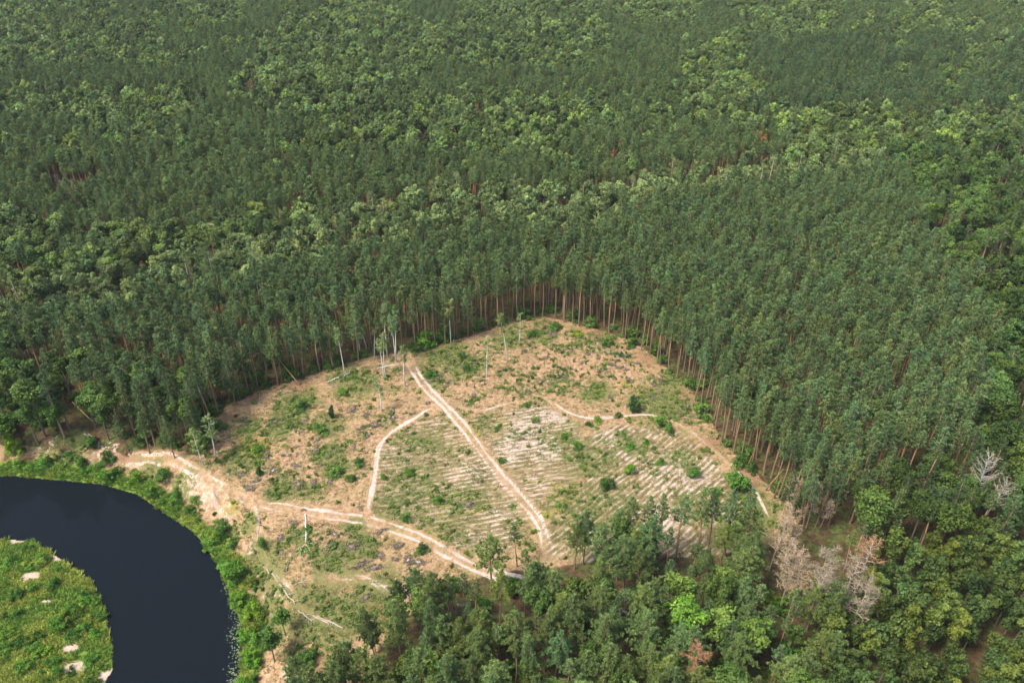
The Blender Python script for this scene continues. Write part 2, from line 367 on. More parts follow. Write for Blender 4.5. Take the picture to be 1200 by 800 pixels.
# water
mw, nt, b = mat('dark_river_water'); g = NG(nt)
b.inputs['Base Color'].default_value = (.004, .006, .008, 1); b.inputs['Roughness'].default_value = .03; b.inputs['IOR'].default_value = 1.33; b.inputs['Specular IOR Level'].default_value = .07
geo = g.n('ShaderNodeNewGeometry'); mp = g.n('ShaderNodeMapping'); g.link(geo.outputs['Position'], mp.inputs[0]); mp.inputs['Scale'].default_value = (1, .55, 1)
bp = g.n('ShaderNodeBump'); bp.inputs['Strength'].default_value = .12; bp.inputs['Distance'].default_value = .05
g.link(g.noise(mp.outputs[0], 2.4, 3, .6), bp.inputs['Height']); g.link(bp.outputs[0], b.inputs['Normal'])
wx = np.linspace(-300, 10, 32); wy = np.linspace(20, 200, 20); X, Y = np.meshgrid(wx, wy)
I = np.arange(X.size).reshape(X.shape)
Fq = np.stack([I[:-1, :-1], I[:-1, 1:], I[1:, 1:], I[1:, :-1]], -1).reshape(-1, 4)
wo = link('river', np_mesh('river', np.stack([X.ravel(), Y.ravel(), np.full(X.size, WATER_Z)], -1), Fq, {}, mw)); wo['kind'] = 'structure'
wo['label'] = 'dark slow river bending round a grassy point'

# ------------------------------------------------------------------ plant materials
def leaf_material(name, c0, c1, trans=.25):
    m, nt, b = mat(name); g = NG(nt)
    col = g.mix(g.attr('shade'), c0, c1)
    tint = g.attr('tint', 'INSTANCER', 'Vector')
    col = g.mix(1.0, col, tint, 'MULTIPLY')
    g.link(col, b.inputs['Base Color']); b.inputs['Roughness'].default_value = .6; b.inputs['Specular IOR Level'].default_value = .12
    t = g.n('ShaderNodeBsdfTranslucent'); g.link(col, t.inputs['Color'])
    mx = g.n('ShaderNodeMixShader'); mx.inputs[0].default_value = trans
    g.link(b.outputs[0], mx.inputs[1]); g.link(t.outputs[0], mx.inputs[2]); g.link(mx.outputs[0], nt.nodes['Material Output'].inputs['Surface'])
    return m
def bark_material(name, c0, c1, c2, lo=.25, hi=.6, scale=3.0):
    """c0 at the butt to c1 up the stem, mottled with c2"""
    m, nt, b = mat(name); g = NG(nt)
    geo = g.n('ShaderNodeTexCoord')
    n = g.noise(geo.outputs['Object'], scale, 3, .6)
    col = g.mix(g.step(g.math('ADD', g.attr('shade'), g.math('MULTIPLY', g.math('SUBTRACT', n, .5), .25)), lo, hi), c0, c1)
    col = g.mix(g.math('MULTIPLY', g.step(n, .52, .68), .7), col, c2)
    g.link(col, b.inputs['Base Color']); b.inputs['Roughness'].default_value = .9; b.inputs['Specular IOR Level'].default_value = .15
    return m
ML = {
    'pine': leaf_material('pine_needles', (.046, .090, .030), (.130, .194, .069), .3),
    'pinef': leaf_material('open_pine_needles', (.058, .108, .032), (.160, .224, .070), .3),
    'broad': leaf_material('broad_leaves', (.042, .090, .018), (.130, .205, .044), .22),
    'birch': leaf_material('birch_leaves', (.09, .135, .045), (.22, .28, .095), .25),
    'young': leaf_material('young_tree_leaves', (.042, .084, .018), (.125, .180, .042), .22),
    'bush': leaf_material('bush_leaves', (.042, .088, .020), (.12, .20, .042), .35),
    'grass': leaf_material('grass_blades', (.55, .55, .55), (1, 1, 1), .25),
    'rust': leaf_material('withered_needles', (.22, .095, .040), (.36, .19, .10), .15),
    'twig': leaf_material('dead_twigs', (.18, .140, .092), (.32, .255, .175), 0.0),
    'pad': leaf_material('floating_leaves', (.06, .09, .04), (.15, .18, .10), .1),
}
MB_ = {
    'pine': bark_material('pine_bark', (.15, .105, .066), (.34, .195, .092), (.11, .074, .046)),
    'broad': bark_material('brown_bark', (.10, .085, .065), (.13, .11, .08), (.06, .05, .04)),
    'birch': bark_material('birch_bark', (.30, .28, .25), (.50, .47, .42), (.14, .12, .10), .05, .35, 4.0),
    'dead': bark_material('bleached_wood', (.21, .165, .125), (.29, .24, .19), (.13, .10, .075)),
    'snag': bark_material('silver_deadwood', (.17, .16, .148), (.25, .238, .222), (.11, .10, .09)),
    'char': bark_material('weathered_stump_wood', (.066, .052, .038), (.150, .122, .092), (.034, .026, .019)),
    'cut': bark_material('cut_wood_face', (.20, .17, .15), (.30, .27, .24), (.13, .11, .10)),
}

# ------------------------------------------------------------------ mesh builder
class MB:
    def __init__(s): s.v = []; s.f = []; s.a = []; s.m = []; s.mats = []
    def mi(s, m):
        if m not in s.mats: s.mats.append(m)
        return s.mats.index(m)
    def tri(s, a, b_, c, sh, m):
        n = len(s.v); s.v += [a, b_, c]; s.a += [sh] * 3; s.f.append((n, n + 1, n + 2)); s.m.append(m)
    def quad(s, a, b_, c, d, sh, m):
        n = len(s.v); s.v += [a, b_, c, d]; s.a += [sh] * 4; s.f.append((n, n + 1, n + 2, n + 3)); s.m.append(m)
    def tube(s, P, Rr, m, sides=6, shades=None, cap=True):
        P = [Vector(p) for p in P]; n0 = len(s.v)
        for i, p in enumerate(P):
            t = (P[min(i + 1, len(P) - 1)] - P[max(i - 1, 0)]).normalized()
            u = t.orthogonal().normalized(); w = t.cross(u)
            if i:   # keep the ring from twisting
                u = (pu - t * pu.dot(t)).normalized(); w = t.cross(u)
            pu = u
            for k in range(sides):
                a = 2 * math.pi * k / sides
                s.v.append(p + (u * math.cos(a) + w * math.sin(a)) * Rr[i]); s.a.append(shades[i] if shades else 0.5)
        for i in range(len(P) - 1):
            for k in range(sides):
                a = n0 + i * sides + k; b_ = n0 + i * sides + (k + 1) % sides
                s.f.append((a, b_, b_ + sides, a + sides)); s.m.append(m)
        if cap:
            s.f.append(tuple(n0 + (len(P) - 1) * sides + k for k in range(sides))); s.m.append(m)
            s.f.append(tuple(n0 + k for k in reversed(range(sides)))); s.m.append(m)
    def mesh(s, name):
        me = bpy.data.meshes.new(name); me.from_pydata([tuple(v) for v in s.v], [], s.f)
        at_ = me.attributes.new('shade', 'FLOAT', 'POINT'); at_.data.foreach_set('value', np.array(s.a, dtype=np.float32))
        for m in s.mats: me.materials.append(m)
        me.polygons.foreach_set('material_index', np.array(s.m, dtype=np.int32)); me.update(); return me
def unit(r):
    while True:
        v = Vector((r.uniform(-1, 1), r.uniform(-1, 1), r.uniform(-1, 1)))
        if .05 < v.length < 1: return v.normalized()
def clump(mb, r, c, size, n, m, sh, width=.32, bias=Vector((0, 0, .5))):
    for _ in range(n):
        d = (unit(r) + bias).normalized(); p = d.cross(unit(r))
        if p.length < .05: continue
        p.normalize(); L = size * r.uniform(.7, 1.25)
        q = c + d * L * -.15
        mb.tri(q + p * L * width, q - p * L * width, c + d * L, min(1, max(0, sh + r.uniform(-.25, .25))), m)
def leafball(mb, r, c, rad, n, size, m, sh, zs=.85):
    for _ in range(n):
        d = unit(r); d = (d + Vector((0, 0, .25))).normalized(); q = c + Vector((d.x, d.y, d.z * zs)) * rad * r.uniform(.62, 1.08)
        nrm = (d + unit(r) * .8).normalized(); u = nrm.orthogonal().normalized(); w = nrm.cross(u); a = r.uniform(0, 6.28)
        e1 = (u * math.cos(a) + w * math.sin(a)) * size * r.uniform(.6, 1.2); e2 = (w * math.cos(a) - u * math.sin(a)) * size * r.uniform(.45, .8)
        mb.quad(q - e1, q - e2 * .8 + e1 * .1, q + e1, q + e2, min(1, max(0, sh + r.uniform(-.25, .25))), m)

def make_pine(seed, h, cr, cb, det, leaf, bark, rough=0.0, cone=.6, fine=1.0):
    """returns (trunk MB, crown MB)"""
    r = random.Random(seed); t = MB(); c = MB(); bm = t.mi(bark); lm = c.mi(leaf)
    sx, sy = r.uniform(-.5, .5), r.uniform(-.5, .5)
    def stem(f): return Vector((sx * f * f + .12 * math.sin(f * 7 + seed), sy * f * f + .12 * math.cos(f * 6 + seed), h * f))
    fs = [0, .03, .2, .4, .6, .8, .97]; r0 = .0112 * h
    t.tube([stem(f) for f in fs], [r0 * 1.35, r0, r0 * .9, r0 * .78, r0 * .6, r0 * .36, r0 * .1], bm, 7, fs)
    z0 = cb; nw = int(round((4 + 9 * (1 - cb)) * det ** .35))
    for k in range(nw):
        q = (k + r.uniform(-.3, .3)) / nw; q = max(0, q)
        prof = (.72 + .28 * q / .25) if q < .25 else max(.1, (1 - (q - .25) / .75)) ** cone
        Rw = cr * prof * r.uniform(.8, 1.15); f = z0 + (1 - z0) * q * .97
        nb = 5 if q < .7 else 4; a0 = r.uniform(0, 6.28)
        for j in range(nb):
            a = a0 + 6.28 * j / nb + r.uniform(-.35, .35); L = Rw * r.uniform(.65 - rough * .3, 1.15 + rough * .3)
            p0 = stem(f); tip = p0 + Vector((math.cos(a) * L, math.sin(a) * L, L * r.uniform(.1, .45)))
            t.tube([p0, p0.lerp(tip, .75)], [.04, .012], t.mi(MB_['broad']), 3, [.5, .5], False)
            ncl = max(2, int(L / .55 * det ** .6)); sh = r.uniform(.2, .8)
            for i in range(ncl):
                e = .38 + .62 * (i + r.random()) / ncl
                cc = p0.lerp(tip, e) + unit(r) * .28 * cr * .4
                clump(c, r, cc, .62 / det ** .28 * (.9 + .1 * cr / 2) * fine, int(7 * det ** .35 / fine), lm, sh, .34 * fine, Vector((math.cos(a) * .35, math.sin(a) * .35, .6)))
    for i in range(3): clump(c, r, stem(.97) + unit(r) * .2, .55, 7, lm, .7, .3, Vector((0, 0, .9)))
    for k in range(5):      # dead side stubs below the crown
        f = r.uniform(z0 * .55, z0); a = r.uniform(0, 6.28); L = r.uniform(.5, 1.3); p0 = stem(f)
        t.tube([p0, p0 + Vector((math.cos(a) * L, math.sin(a) * L, -.1 * L))], [.03, .01], bm, 3, [.3, .3], False)
    return t, c
def make_broad(seed, h, rx, rz, det, leaf, bark, nl=22, lobe=.42, trunk_vis=.35):
    r = random.Random(seed); t = MB(); c = MB(); bm = t.mi(bark); lm = c.mi(leaf)
    r0 = .014 * h; top = h - rz * .6; cz = h - rz
    t.tube([(0, 0, 0), (0, 0, .3), (.1, .05, h * .3), (.15, -.1, cz), (.05, 0, top)], [r0 * 1.5, r0, r0 * .8, r0 * .6, r0 * .2], bm, 7, [0, .1, .4, .7, 1])
    cen = []
    for k in range(nl):
        d = unit(r); d.z = d.z * .9 + .18
        e = r.uniform(.45, .82) if k > 3 else .2
        p = Vector((d.x * rx * e, d.y * rx * e, cz + d.z * rz * e)); w = rx * lobe * r.uniform(.75, 1.25) * (1 - .25 * max(0, d.z))
        cen.append((p, w))
    for k, (p, w) in enumerate(cen):
        if k % 3 == 0:
            s0 = Vector((.1, 0, max(h * .25, cz - rz * .8 + r.uniform(0, rz * .6))))
            t.tube([s0, s0.lerp(p, .5) + Vector((0, 0, -.2)), p], [r0 * .4, r0 * .25, r0 * .08], bm, 4, [.6, .8, 1], False)
        leafball(c, r, p, w, int(64 * det), .36 * (rx / 3) ** .5 / det ** .4, lm, r.uniform(.15, .85))
    return t, c
def make_birch(seed, h, cr, bare, det, sparse=1.0, lean=0.0, fork=False):
    r = random.Random(seed); t = MB(); c = MB(); bm = t.mi(MB_['birch']); lm = c.mi(ML['birch'])
    ang = r.uniform(0, 6.28)
    def stem(f, o=0.0): return Vector(((lean * f * f + o * f) * h * .1 * math.cos(ang) + .15 * math.sin(5 * f + seed), (lean * f * f + o * f) * h * .1 * math.sin(ang), h * f))
    fs = [0, .03, .25, .5, .75, .97]; r0 = .0095 * h + .05
    for o in ((0,) if not fork else (-.9, .9)):
        t.tube([stem(f, o) for f in fs], [r0 * 1.3, r0, r0 * .85, r0 * .66, r0 * .4, .03], bm, 6, fs)
        for k in range(int(26 * sparse)):
            f = bare + (1 - bare) * (k + r.random()) / int(26 * sparse) * .98; q = (f - bare) / (1 - bare)
            L = cr * (.35 + .65 * math.sin(math.pi * min(1, q * .8 + .2))) * r.uniform(.6, 1.1); a = r.uniform(0, 6.28); p0 = stem(f, o)
            tip = p0 + Vector((math.cos(a) * L, math.sin(a) * L, L * r.uniform(.3, .8)))
            t.tube([p0, tip], [.04, .012], t.mi(MB_['broad']), 3, [.6, .3], False)
            for e in (.5, .75, 1.0):
                cc = p0.lerp(tip, e) + Vector((0, 0, -.1))
                leafball(c, r, cc, .42, int(10 * det), .2, lm, r.uniform(.2, .8), 1.2)
    return t, c
def make_dead(seed, h, cr, bark, twig, ntw, bare=.35, lean=0.0, up=.3):
    r = random.Random(seed); t = MB(); c = MB(); bm = t.mi(bark); lm = c.mi(twig); ang = r.uniform(0, 6.28)
    def stem(f): return Vector((lean * f * h * math.cos(ang) + .15 * math.sin(6 * f + seed), lean * f * h * math.sin(ang) + .1 * math.cos(5 * f), h * f * (1 - .3 * lean)))
    fs = [0, .03, .3, .55, .8, 1.0]; r0 = .011 * h
    t.tube([stem(f) for f in fs], [r0 * 1.3, r0, r0 * .85, r0 * .6, r0 * .35, .02], bm, 6, fs)
    nb = 34
    for k in range(nb):
        q = (k + r.random()) / nb; f = bare + (1 - bare) * q; L = cr * (1.05 - .75 * abs(q - .35)) * r.uniform(.55, 1.15); a = r.uniform(0, 6.28); p0 = stem(f)
        mid = p0 + Vector((math.cos(a) * L * .55, math.sin(a) * L * .55, L * up * .3)); tip = p0 + Vector((math.cos(a + .2) * L, math.sin(a + .2) * L, L * up + r.uniform(-.3, .3)))
        t.tube([p0, mid, tip], [.055, .035, .012], bm, 4, [.5, .6, .8], False)
        for _ in range(ntw):
            e = r.uniform(.25, 1); s0 = p0.lerp(mid, e * 2) if e < .5 else mid.lerp(tip, e * 2 - 1)
            d = (unit(r) + Vector((math.cos(a) * .6, math.sin(a) * .6, up))).normalized(); l = r.uniform(.35, .95) * cr / 2.4
            p = d.cross(unit(r)).normalized() * .035
            c.tri(s0 + p, s0 - p, s0 + d * l, r.uniform(.2, 1), lm)
            s1 = s0 + d * l * .5; d2 = (d + unit(r) * .9).normalized(); p = d2.cross(unit(r)).normalized() * .03
            c.tri(s1 + p, s1 - p, s1 + d2 * l * .6, r.uniform(.2, 1), lm)
    return t, c
def make_bush(seed, h, rad, leaf, bark, det=1.0, nl=11, up=1.0):
    r = random.Random(seed); t = MB(); c = MB(); bm = t.mi(bark); lm = c.mi(leaf)
    for k in range(nl):
        a = r.uniform(0, 6.28); q = math.sqrt(r.random()) * r.choice([.6, .75, 1.0]); p = Vector((math.cos(a) * rad * q, math.sin(a) * rad * q, h * r.uniform(.15, .85) * (1.1 - .5 * q)))
        t.tube([(r.uniform(-.1, .1), r.uniform(-.1, .1), -.05), p * .6 + Vector((0, 0, .05)), p], [.06, .04, .015], bm, 4, [0, .5, 1], False)
        leafball(c, r, p, rad * .36 * r.uniform(.5, 1.3), int(52 * det), .19 * (rad / 1.5) ** .5, lm, r.uniform(.1, .9), .9 * up)
    return t, c
def joined(tc, name):
    t, c = tc; m = MB(); m.v = list(t.v) + list(c.v); m.a = t.a + c.a; n = len(t.v); m.mats = t.mats + c.mats
    m.f = t.f + [tuple(i + n for i in f) for f in c.f]; m.m = t.m + [k + len(t.mats) for k in c.m]
    return m.mesh(name)

# ------------------------------------------------------------------ placing things
PROTO = {}
def proto(key, tc, cname='crown', tname='trunk'):
    PROTO.setdefault(key, []).append((tc[0].mesh(key + '_' + tname), tc[1].mesh(key + '_' + cname), tname, cname))
def thing(name, key, loc, rot, scale, tint, label, cat, group=None, variant=None, tilt=(0, 0)):
    P = PROTO[key]; tm, cm, tn, cn = P[variant % len(P) if variant is not None else rng.randrange(len(P))]
    e = bpy.data.objects.new(name, None); COL.objects.link(e); e.empty_display_size = .5
    e.location = loc; e.rotation_euler = (tilt[0], tilt[1], rot); e.scale = scale if isinstance(scale, tuple) else (scale,) * 3
    e['label'] = label; e['category'] = cat
    if group: e['group'] = group
    if len(tm.vertices): link(tn, tm, e)
    if len(cm.vertices):
        c = link(cn, cm, e); c['tint'] = [float(v) for v in tint]
    return e

for s in range(4): proto('pine', make_pine(10 + s, 17.0, 1.8, .54 + .025 * s, 2.6, ML['pine'], MB_['pine'], .15, .75, .8))
for s in range(5): proto('front_pine', make_pine(30 + s, 17.0, 3.0, .40 + .03 * s, 4.6, ML['pinef'], MB_['pine'], .6, .7, .85))
for s in range(4): proto('edge_pine', make_pine(20 + s, 17.0, 2.1, .34 + .04 * s, 2.8, ML['pine'], MB_['pine'], .4, .8, .85))
for s in range(5): proto('broad', make_broad(50 + s, 17.0, 2.9 + .2 * s, 4.6, 1.5, ML['broad'], MB_['broad'], 26))
for s in range(3): proto('young', make_broad(70 + s, 11.0, 1.95, 4.2, 1.1, ML['young'], MB_['broad'], 18, .46))
for s in range(3): proto('birch_full', make_birch(80 + s, 17.0, 2.6, .38, 1.6, 1.5))
for s in range(4): proto('birch', make_birch(90 + s, 15.0, 1.5, .62, 1.3, 1.0, .5 * s))
for s in range(2): proto('birch_thin', make_birch(100 + s, 10.0, 1.1, .35, .6, .6, 1.0))
proto('birch_fork', make_birch(110, 15.0, 1.7, .6, 1.3, 1.0, 0.0, True))
for s in range(4): proto('dead_pine', make_dead(120 + s, 13.0, 2.7, MB_['dead'], ML['twig'], 34, .35), 'twigs')
for s in range(3): proto('snag', make_dead(130 + s, 15.0, 2.2, MB_['snag'], ML['twig'], 9, .55, .1, .9), 'twigs')
for s in range(2): proto('grey_snag', make_dead(135 + s, 15.0, 1.8, MB_['dead'], ML['twig'], 14, .4, 0.0, .4), 'twigs')
for s in range(2): proto('rust_pine', make_pine(140 + s, 16.0, 2.2, .35, 1.2, ML['rust'], MB_['pine']))
for s in range(4): proto('bush', make_bush(150 + s, 2.6, 1.7, ML['bush'], MB_['broad']), 'leaves', 'stems')
for s in range(3): proto('tall_bush', make_bush(160 + s, 4.6, 2.2, ML['bush'], MB_['broad'], 1.5, 18), 'leaves', 'stems')
for s in range(2): proto('young_conifer', make_pine(170 + s, 4.6, 1.25, .06, 1.5, ML['pine'], MB_['broad']), 'needles', 'stem')

# ------------------------------------------------------------------ planting the forest
def jit(v, a): return v + rng.uniform(-a, a)
def zone(u, v):
    n = float(fbm(u * .012 + 3, v * .02, 71)); n2 = float(fbm(u * .035, v * .06, 81))
    if v > 592:
        if u > 985 + (660 - min(v, 660)) * .9: return 'young'
        return 'front'
    if u > 930 and v > 520 and (u - 930) * .55 + (v - 520) > 62: return 'mixed'
    # deep green wood along the right side
    bx = np.interp(v, [150, 190, 260, 330, 400, 480, 600], [1010, 1062, 1085, 1148, 1165, 1160, 1100]) + (n2 - .5) * 60
    if u > bx and v > 165: return 'deep'
    top = np.interp(u, [-100, 0, 100, 200, 340, 480, 560, 640, 700, 780, 870, 960, 1060, 1300], [385, 365, 345, 335, 300, 275, 262, 262, 258, 225, 212, 205, 190, 170]) + (n2 - .5) * 26
    if v > top:
        if u < 70 and v > 380 + (n - .5) * 60: return 'deep'
        if 20 < u < 175 and v < 352: return 'pale'
        return 'plant'
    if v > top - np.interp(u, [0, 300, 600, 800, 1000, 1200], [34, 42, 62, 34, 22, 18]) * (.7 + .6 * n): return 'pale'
    if u > 880 and 45 < v < 125 and n2 < .6: return 'blue_pine'
    for ex, ey, rx_, ry_ in ((450, 205, 190, 30), (150, 215, 190, 45), (790, 168, 130, 24), (300, 150, 90, 14), (640, 95, 120, 16), (120, 90, 120, 14)):
        if ((u - ex) / rx_) ** 2 + ((v - ey) / ry_) ** 2 < 1 + (n2 - .5) * 1.2: return 'far_pine'
    return 'far_pine' if n + .5 * (n2 - .5) < .37 else 'far_mix'

WITHERED = [(885, 152), (891, 157), (716, 172), (724, 178), (340, 180), (495, 152), (105, 128), (650, 262), (178, 305), (300, 92), (560, 120)] + [(76 + 6 * k, 206 + (k * 7) % 18) for k in range(10)]
SPEC = [at(a_, b_ + (30 if a_ < 140 and b_ > 200 else 40)) for a_, b_ in WITHERED]
road_pts = np.vstack([C[::4] for C, hw in TR_PTS])
TREES = []     # kind, x, y, z, size, tint, zone, px, py
def add_tree(kind, x, y, size, tint, zn, base=None):
    u, v, d = proj(x, y, 14); TREES.append([kind, x, y, base if base is not None else 0.0, size, tint, zn, u, v, d])
def tintv(b, hue=0.0, warm=0.0):
    hue += rng.gauss(0, .14); return (b * (1 + warm + .6 * hue), b * (1 + .15 * hue), b * (1 - warm - hue * .4))
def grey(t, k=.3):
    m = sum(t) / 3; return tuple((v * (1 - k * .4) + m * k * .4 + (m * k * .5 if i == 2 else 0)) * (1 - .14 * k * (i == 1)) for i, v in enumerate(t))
cand = []
S0 = 3.2
for j in range(int((850 - 40) / (S0 * .88))):
    y0 = 40 + j * S0 * .88
    xm = (y0 * _cp + CAM_H * _sp) * (PW / 2 + 90) / F_PX + 8
    for i in range(int(-xm / S0), int(xm / S0) + 1):
        cand.append((i * S0 + (j % 2) * S0 * .5 + rng.uniform(-1.0, 1.0), y0 + rng.uniform(-.95, .95)))
cx = np.array([c[0] for c in cand]); cy = np.array([c[1] for c in cand])
w_, p_, d_ = land(cx, cy)
inC = inside(CLEAR, cx, cy); dC = dist(CLEAR, cx, cy, True); sC = np.where(inC, dC, -dC)
hC = height(cx, cy)
ok = ~w_ & ~p_ & (sC < 1.0 + 2.0 * (fbm(cx * .1, cy * .1, 91) - .5)) & (d_ > 8)
near_road = np.zeros(len(cx), bool)
for C, hw in TR_PTS: near_road |= dist(C, cx, cy) < hw + 1.2
ok &= ~near_road
for k in np.nonzero(ok)[0]:
    x, y = cx[k], cy[k]; u, v, d = proj(x, y, 14)
    if v < -70 or v > 930 or u < -90 or u > PW + 90: continue
    if 888 < u < 1008 and 575 < v < 678 and rng.random() < .9: continue
    if v < 330 and any(abs(x - a_) < 2.6 and -9 < y - b_ < 2.5 for a_, b_ in SPEC): continue
    zn = zone(u, v); edge = -sC[k] < 7; r_ = rng.random(); b = rng.uniform(.72, 1.35)
    if zn == 'plant':
        if u < 215 and v > 400 and r_ < .36: add_tree('broad', x, y, rng.uniform(.6, .95), tintv(b * rng.choice([.6, .75, .9]), rng.uniform(-.1, .2)), zn, hC[k])
        elif r_ < .03 and not edge: add_tree('broad', x, y, rng.uniform(.6, .8), tintv(b * 1.1, .1), zn, hC[k])
        elif u < 330 and sC[k] > -25 and r_ < .7: add_tree('edge_pine', x, y, rng.uniform(.75, 1.05), tintv(b, rng.uniform(-.05, .1)), zn, hC[k])
        elif edge and u < 560 and r_ < .7: add_tree('edge_pine', x, y, rng.uniform(.75, 1.08), tintv(b * 1.05, rng.uniform(-.05, .15)), zn, hC[k])
        else: add_tree('pine', x, y, rng.uniform(.92, 1.07) * (1.02 if edge else 1), tintv(b, rng.uniform(-.05, .12)), zn, hC[k])
    elif zn == 'far_pine':
        if r_ < .80: add_tree('pine', x, y, rng.uniform(.9, 1.1), tintv(b * 1.0, rng.uniform(.0, .25)), zn)
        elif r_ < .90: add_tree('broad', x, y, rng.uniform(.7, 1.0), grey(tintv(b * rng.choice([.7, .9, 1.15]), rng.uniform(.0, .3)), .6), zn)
    elif zn == 'blue_pine':
        add_tree('pine', x, y, rng.uniform(.9, 1.2), tintv(b * .88, -.05), zn)
    elif zn == 'far_mix':
        if r_ < .20: add_tree('pine', x, y, rng.uniform(.75, 1.05), tintv(b, rng.uniform(.0, .25)), zn)
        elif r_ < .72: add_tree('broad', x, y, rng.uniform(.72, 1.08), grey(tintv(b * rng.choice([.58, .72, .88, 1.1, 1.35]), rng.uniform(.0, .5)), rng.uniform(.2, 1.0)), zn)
    elif zn == 'pale':
        if r_ < .14: add_tree('pine', x, y, rng.uniform(.85, 1.05), tintv(b, .1), zn)
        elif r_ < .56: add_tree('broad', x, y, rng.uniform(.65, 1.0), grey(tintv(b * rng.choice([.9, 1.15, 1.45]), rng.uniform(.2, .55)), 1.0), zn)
        elif r_ < .62: add_tree('birch', x, y, rng.uniform(.8, 1.05), tintv(b * rng.choice([.8, .95, 1.1]), rng.uniform(-.1, .3)), zn)
    elif zn == 'deep':
        if r_ < .14: add_tree('pine', x, y, rng.uniform(.85, 1.1), tintv(b * .9, 0), zn)
        elif r_ < .52: add_tree('broad', x, y, rng.uniform(.7, 1.1), tintv(b * rng.choice([.48, .56, .65, .76]), rng.uniform(-.1, .1)), zn, hC[k])
    elif zn == 'mixed':
        if r_ < .42: add_tree('edge_pine', x, y, rng.uniform(.75, 1.0), tintv(b * .8, .05), zn)
        elif r_ < .70: add_tree('broad', x, y, rng.uniform(.6, .95), tintv(b * rng.choice([.5, .6, .72]), rng.uniform(-.05, .25)), zn)
    elif zn == 'young':
        if r_ < .88: add_tree('young', x, y, rng.uniform(.75, 1.15), tintv(b * rng.choice([.45, .54, .64, .8]), rng.choice([-.1, .0, .15, .45])), zn)
    elif zn == 'front':
        sparse = sC[k] > -12; keep = (.56 if u < 780 else .48)
        if r_ < keep: add_tree('front_pine', x, y, rng.uniform(.64, .98), tintv(b * 1.0, rng.uniform(-.05, .25)), zn, hC[k])
        elif r_ < keep + (.05 if sparse else .16): add_tree('broad', x, y, rng.uniform(.55, .95), tintv(b * rng.choice([.5, .62, .78, 1.05]), rng.uniform(-.1, .3)), zn, hC[k])

def score(t):
    vis = 1.0
    if not (-15 < t[7] < PW + 15 and -10 < t[8] < PH + 25): return 0
    e = float(-np.where(inside(CLEAR, t[1], t[2]), 1, -1) * -1)
    dd = float(dist(CLEAR, np.array([t[1]]), np.array([t[2]]), True)[0])
    return t[4] / t[9] ** 1.0 * (1.35 if dd < 6 else 1.0)
kinds = {}
for t in TREES: kinds.setdefault('pine' if t[0] in ('front_pine', 'edge_pine') else t[0], []).append(t)
def where(t):
    u, v, zn = t[7], t[8], t[6]
    bx, by, _ = proj(t[1], t[2], 0)
    dd = float(dist(CLEAR, np.array([t[1]]), np.array([t[2]]), True)[0])
    if zn == 'front': return 'in the front stand ' + ('near the river' if u < 480 else 'below the furrowed field' if u < 700 else 'below the right field' if u < 860 else 'beside the dead trees')
    if zn == 'young': return 'in the young thicket at the lower right'
    if dd < 7 and zn == 'plant':
        if u < 330: return 'at the left clearing edge near the river'
        if u < 540: return 'along the left clearing edge by the birches'
        if u < 720: return 'along the far edge of the clearing'
        if v < 470: return 'along the upper right edge of the clearing'
        return 'at the right clearing edge by the footpath'
    if zn == 'deep': return 'in the dark wood ' + ('on the right side' if u > 600 else 'on the left above the river')
    if zn == 'mixed': return 'in the mixed wood right of the dead trees'
    if zn == 'pale': return 'in the pale broadleaf band'
    if u > 840: return 'in the dense stand right of the clearing'
    if u < 420: return 'in the dense stand left of the clearing'
    return 'in the dense stand behind the clearing'
def look(t):
    b = t[5][1]; hue = t[5][0] / t[5][1]
    size = 'tall' if t[4] > 1.0 else 'smaller'
    return size + ' ' + ('pale' if b > 1.12 else 'dark' if b < .92 else 'mid green') + (' yellowish' if hue > 1.12 else '')
STUFF = {}
NAMES = {'pine': ('pine_tree', 'pine tree', 'pine', 300), 'broad': ('broadleaf_tree', 'broadleaf tree', 'broadleaf tree', 300),
         'birch': ('birch_tree', 'birch tree', 'birch', 0), 'young': ('young_tree', 'young tree', 'young leafy tree', 300)}
for kd, L in kinds.items():
    nm, cat, word, lim = NAMES[kd]
    L.sort(key=score, reverse=True)
    for i, t in enumerate(L):
        if i < lim and score(t) > 0:
            key = t[0]; plc = where(t)
            s = t[4] * (1.0 if key != 'broad' else .95)
            lab = look(t) + ' ' + word + ' ' + plc
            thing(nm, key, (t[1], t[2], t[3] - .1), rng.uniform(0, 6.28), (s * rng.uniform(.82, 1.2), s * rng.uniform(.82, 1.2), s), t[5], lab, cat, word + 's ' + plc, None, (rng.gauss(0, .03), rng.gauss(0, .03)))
        else: STUFF.setdefault(kd, []).append(t)

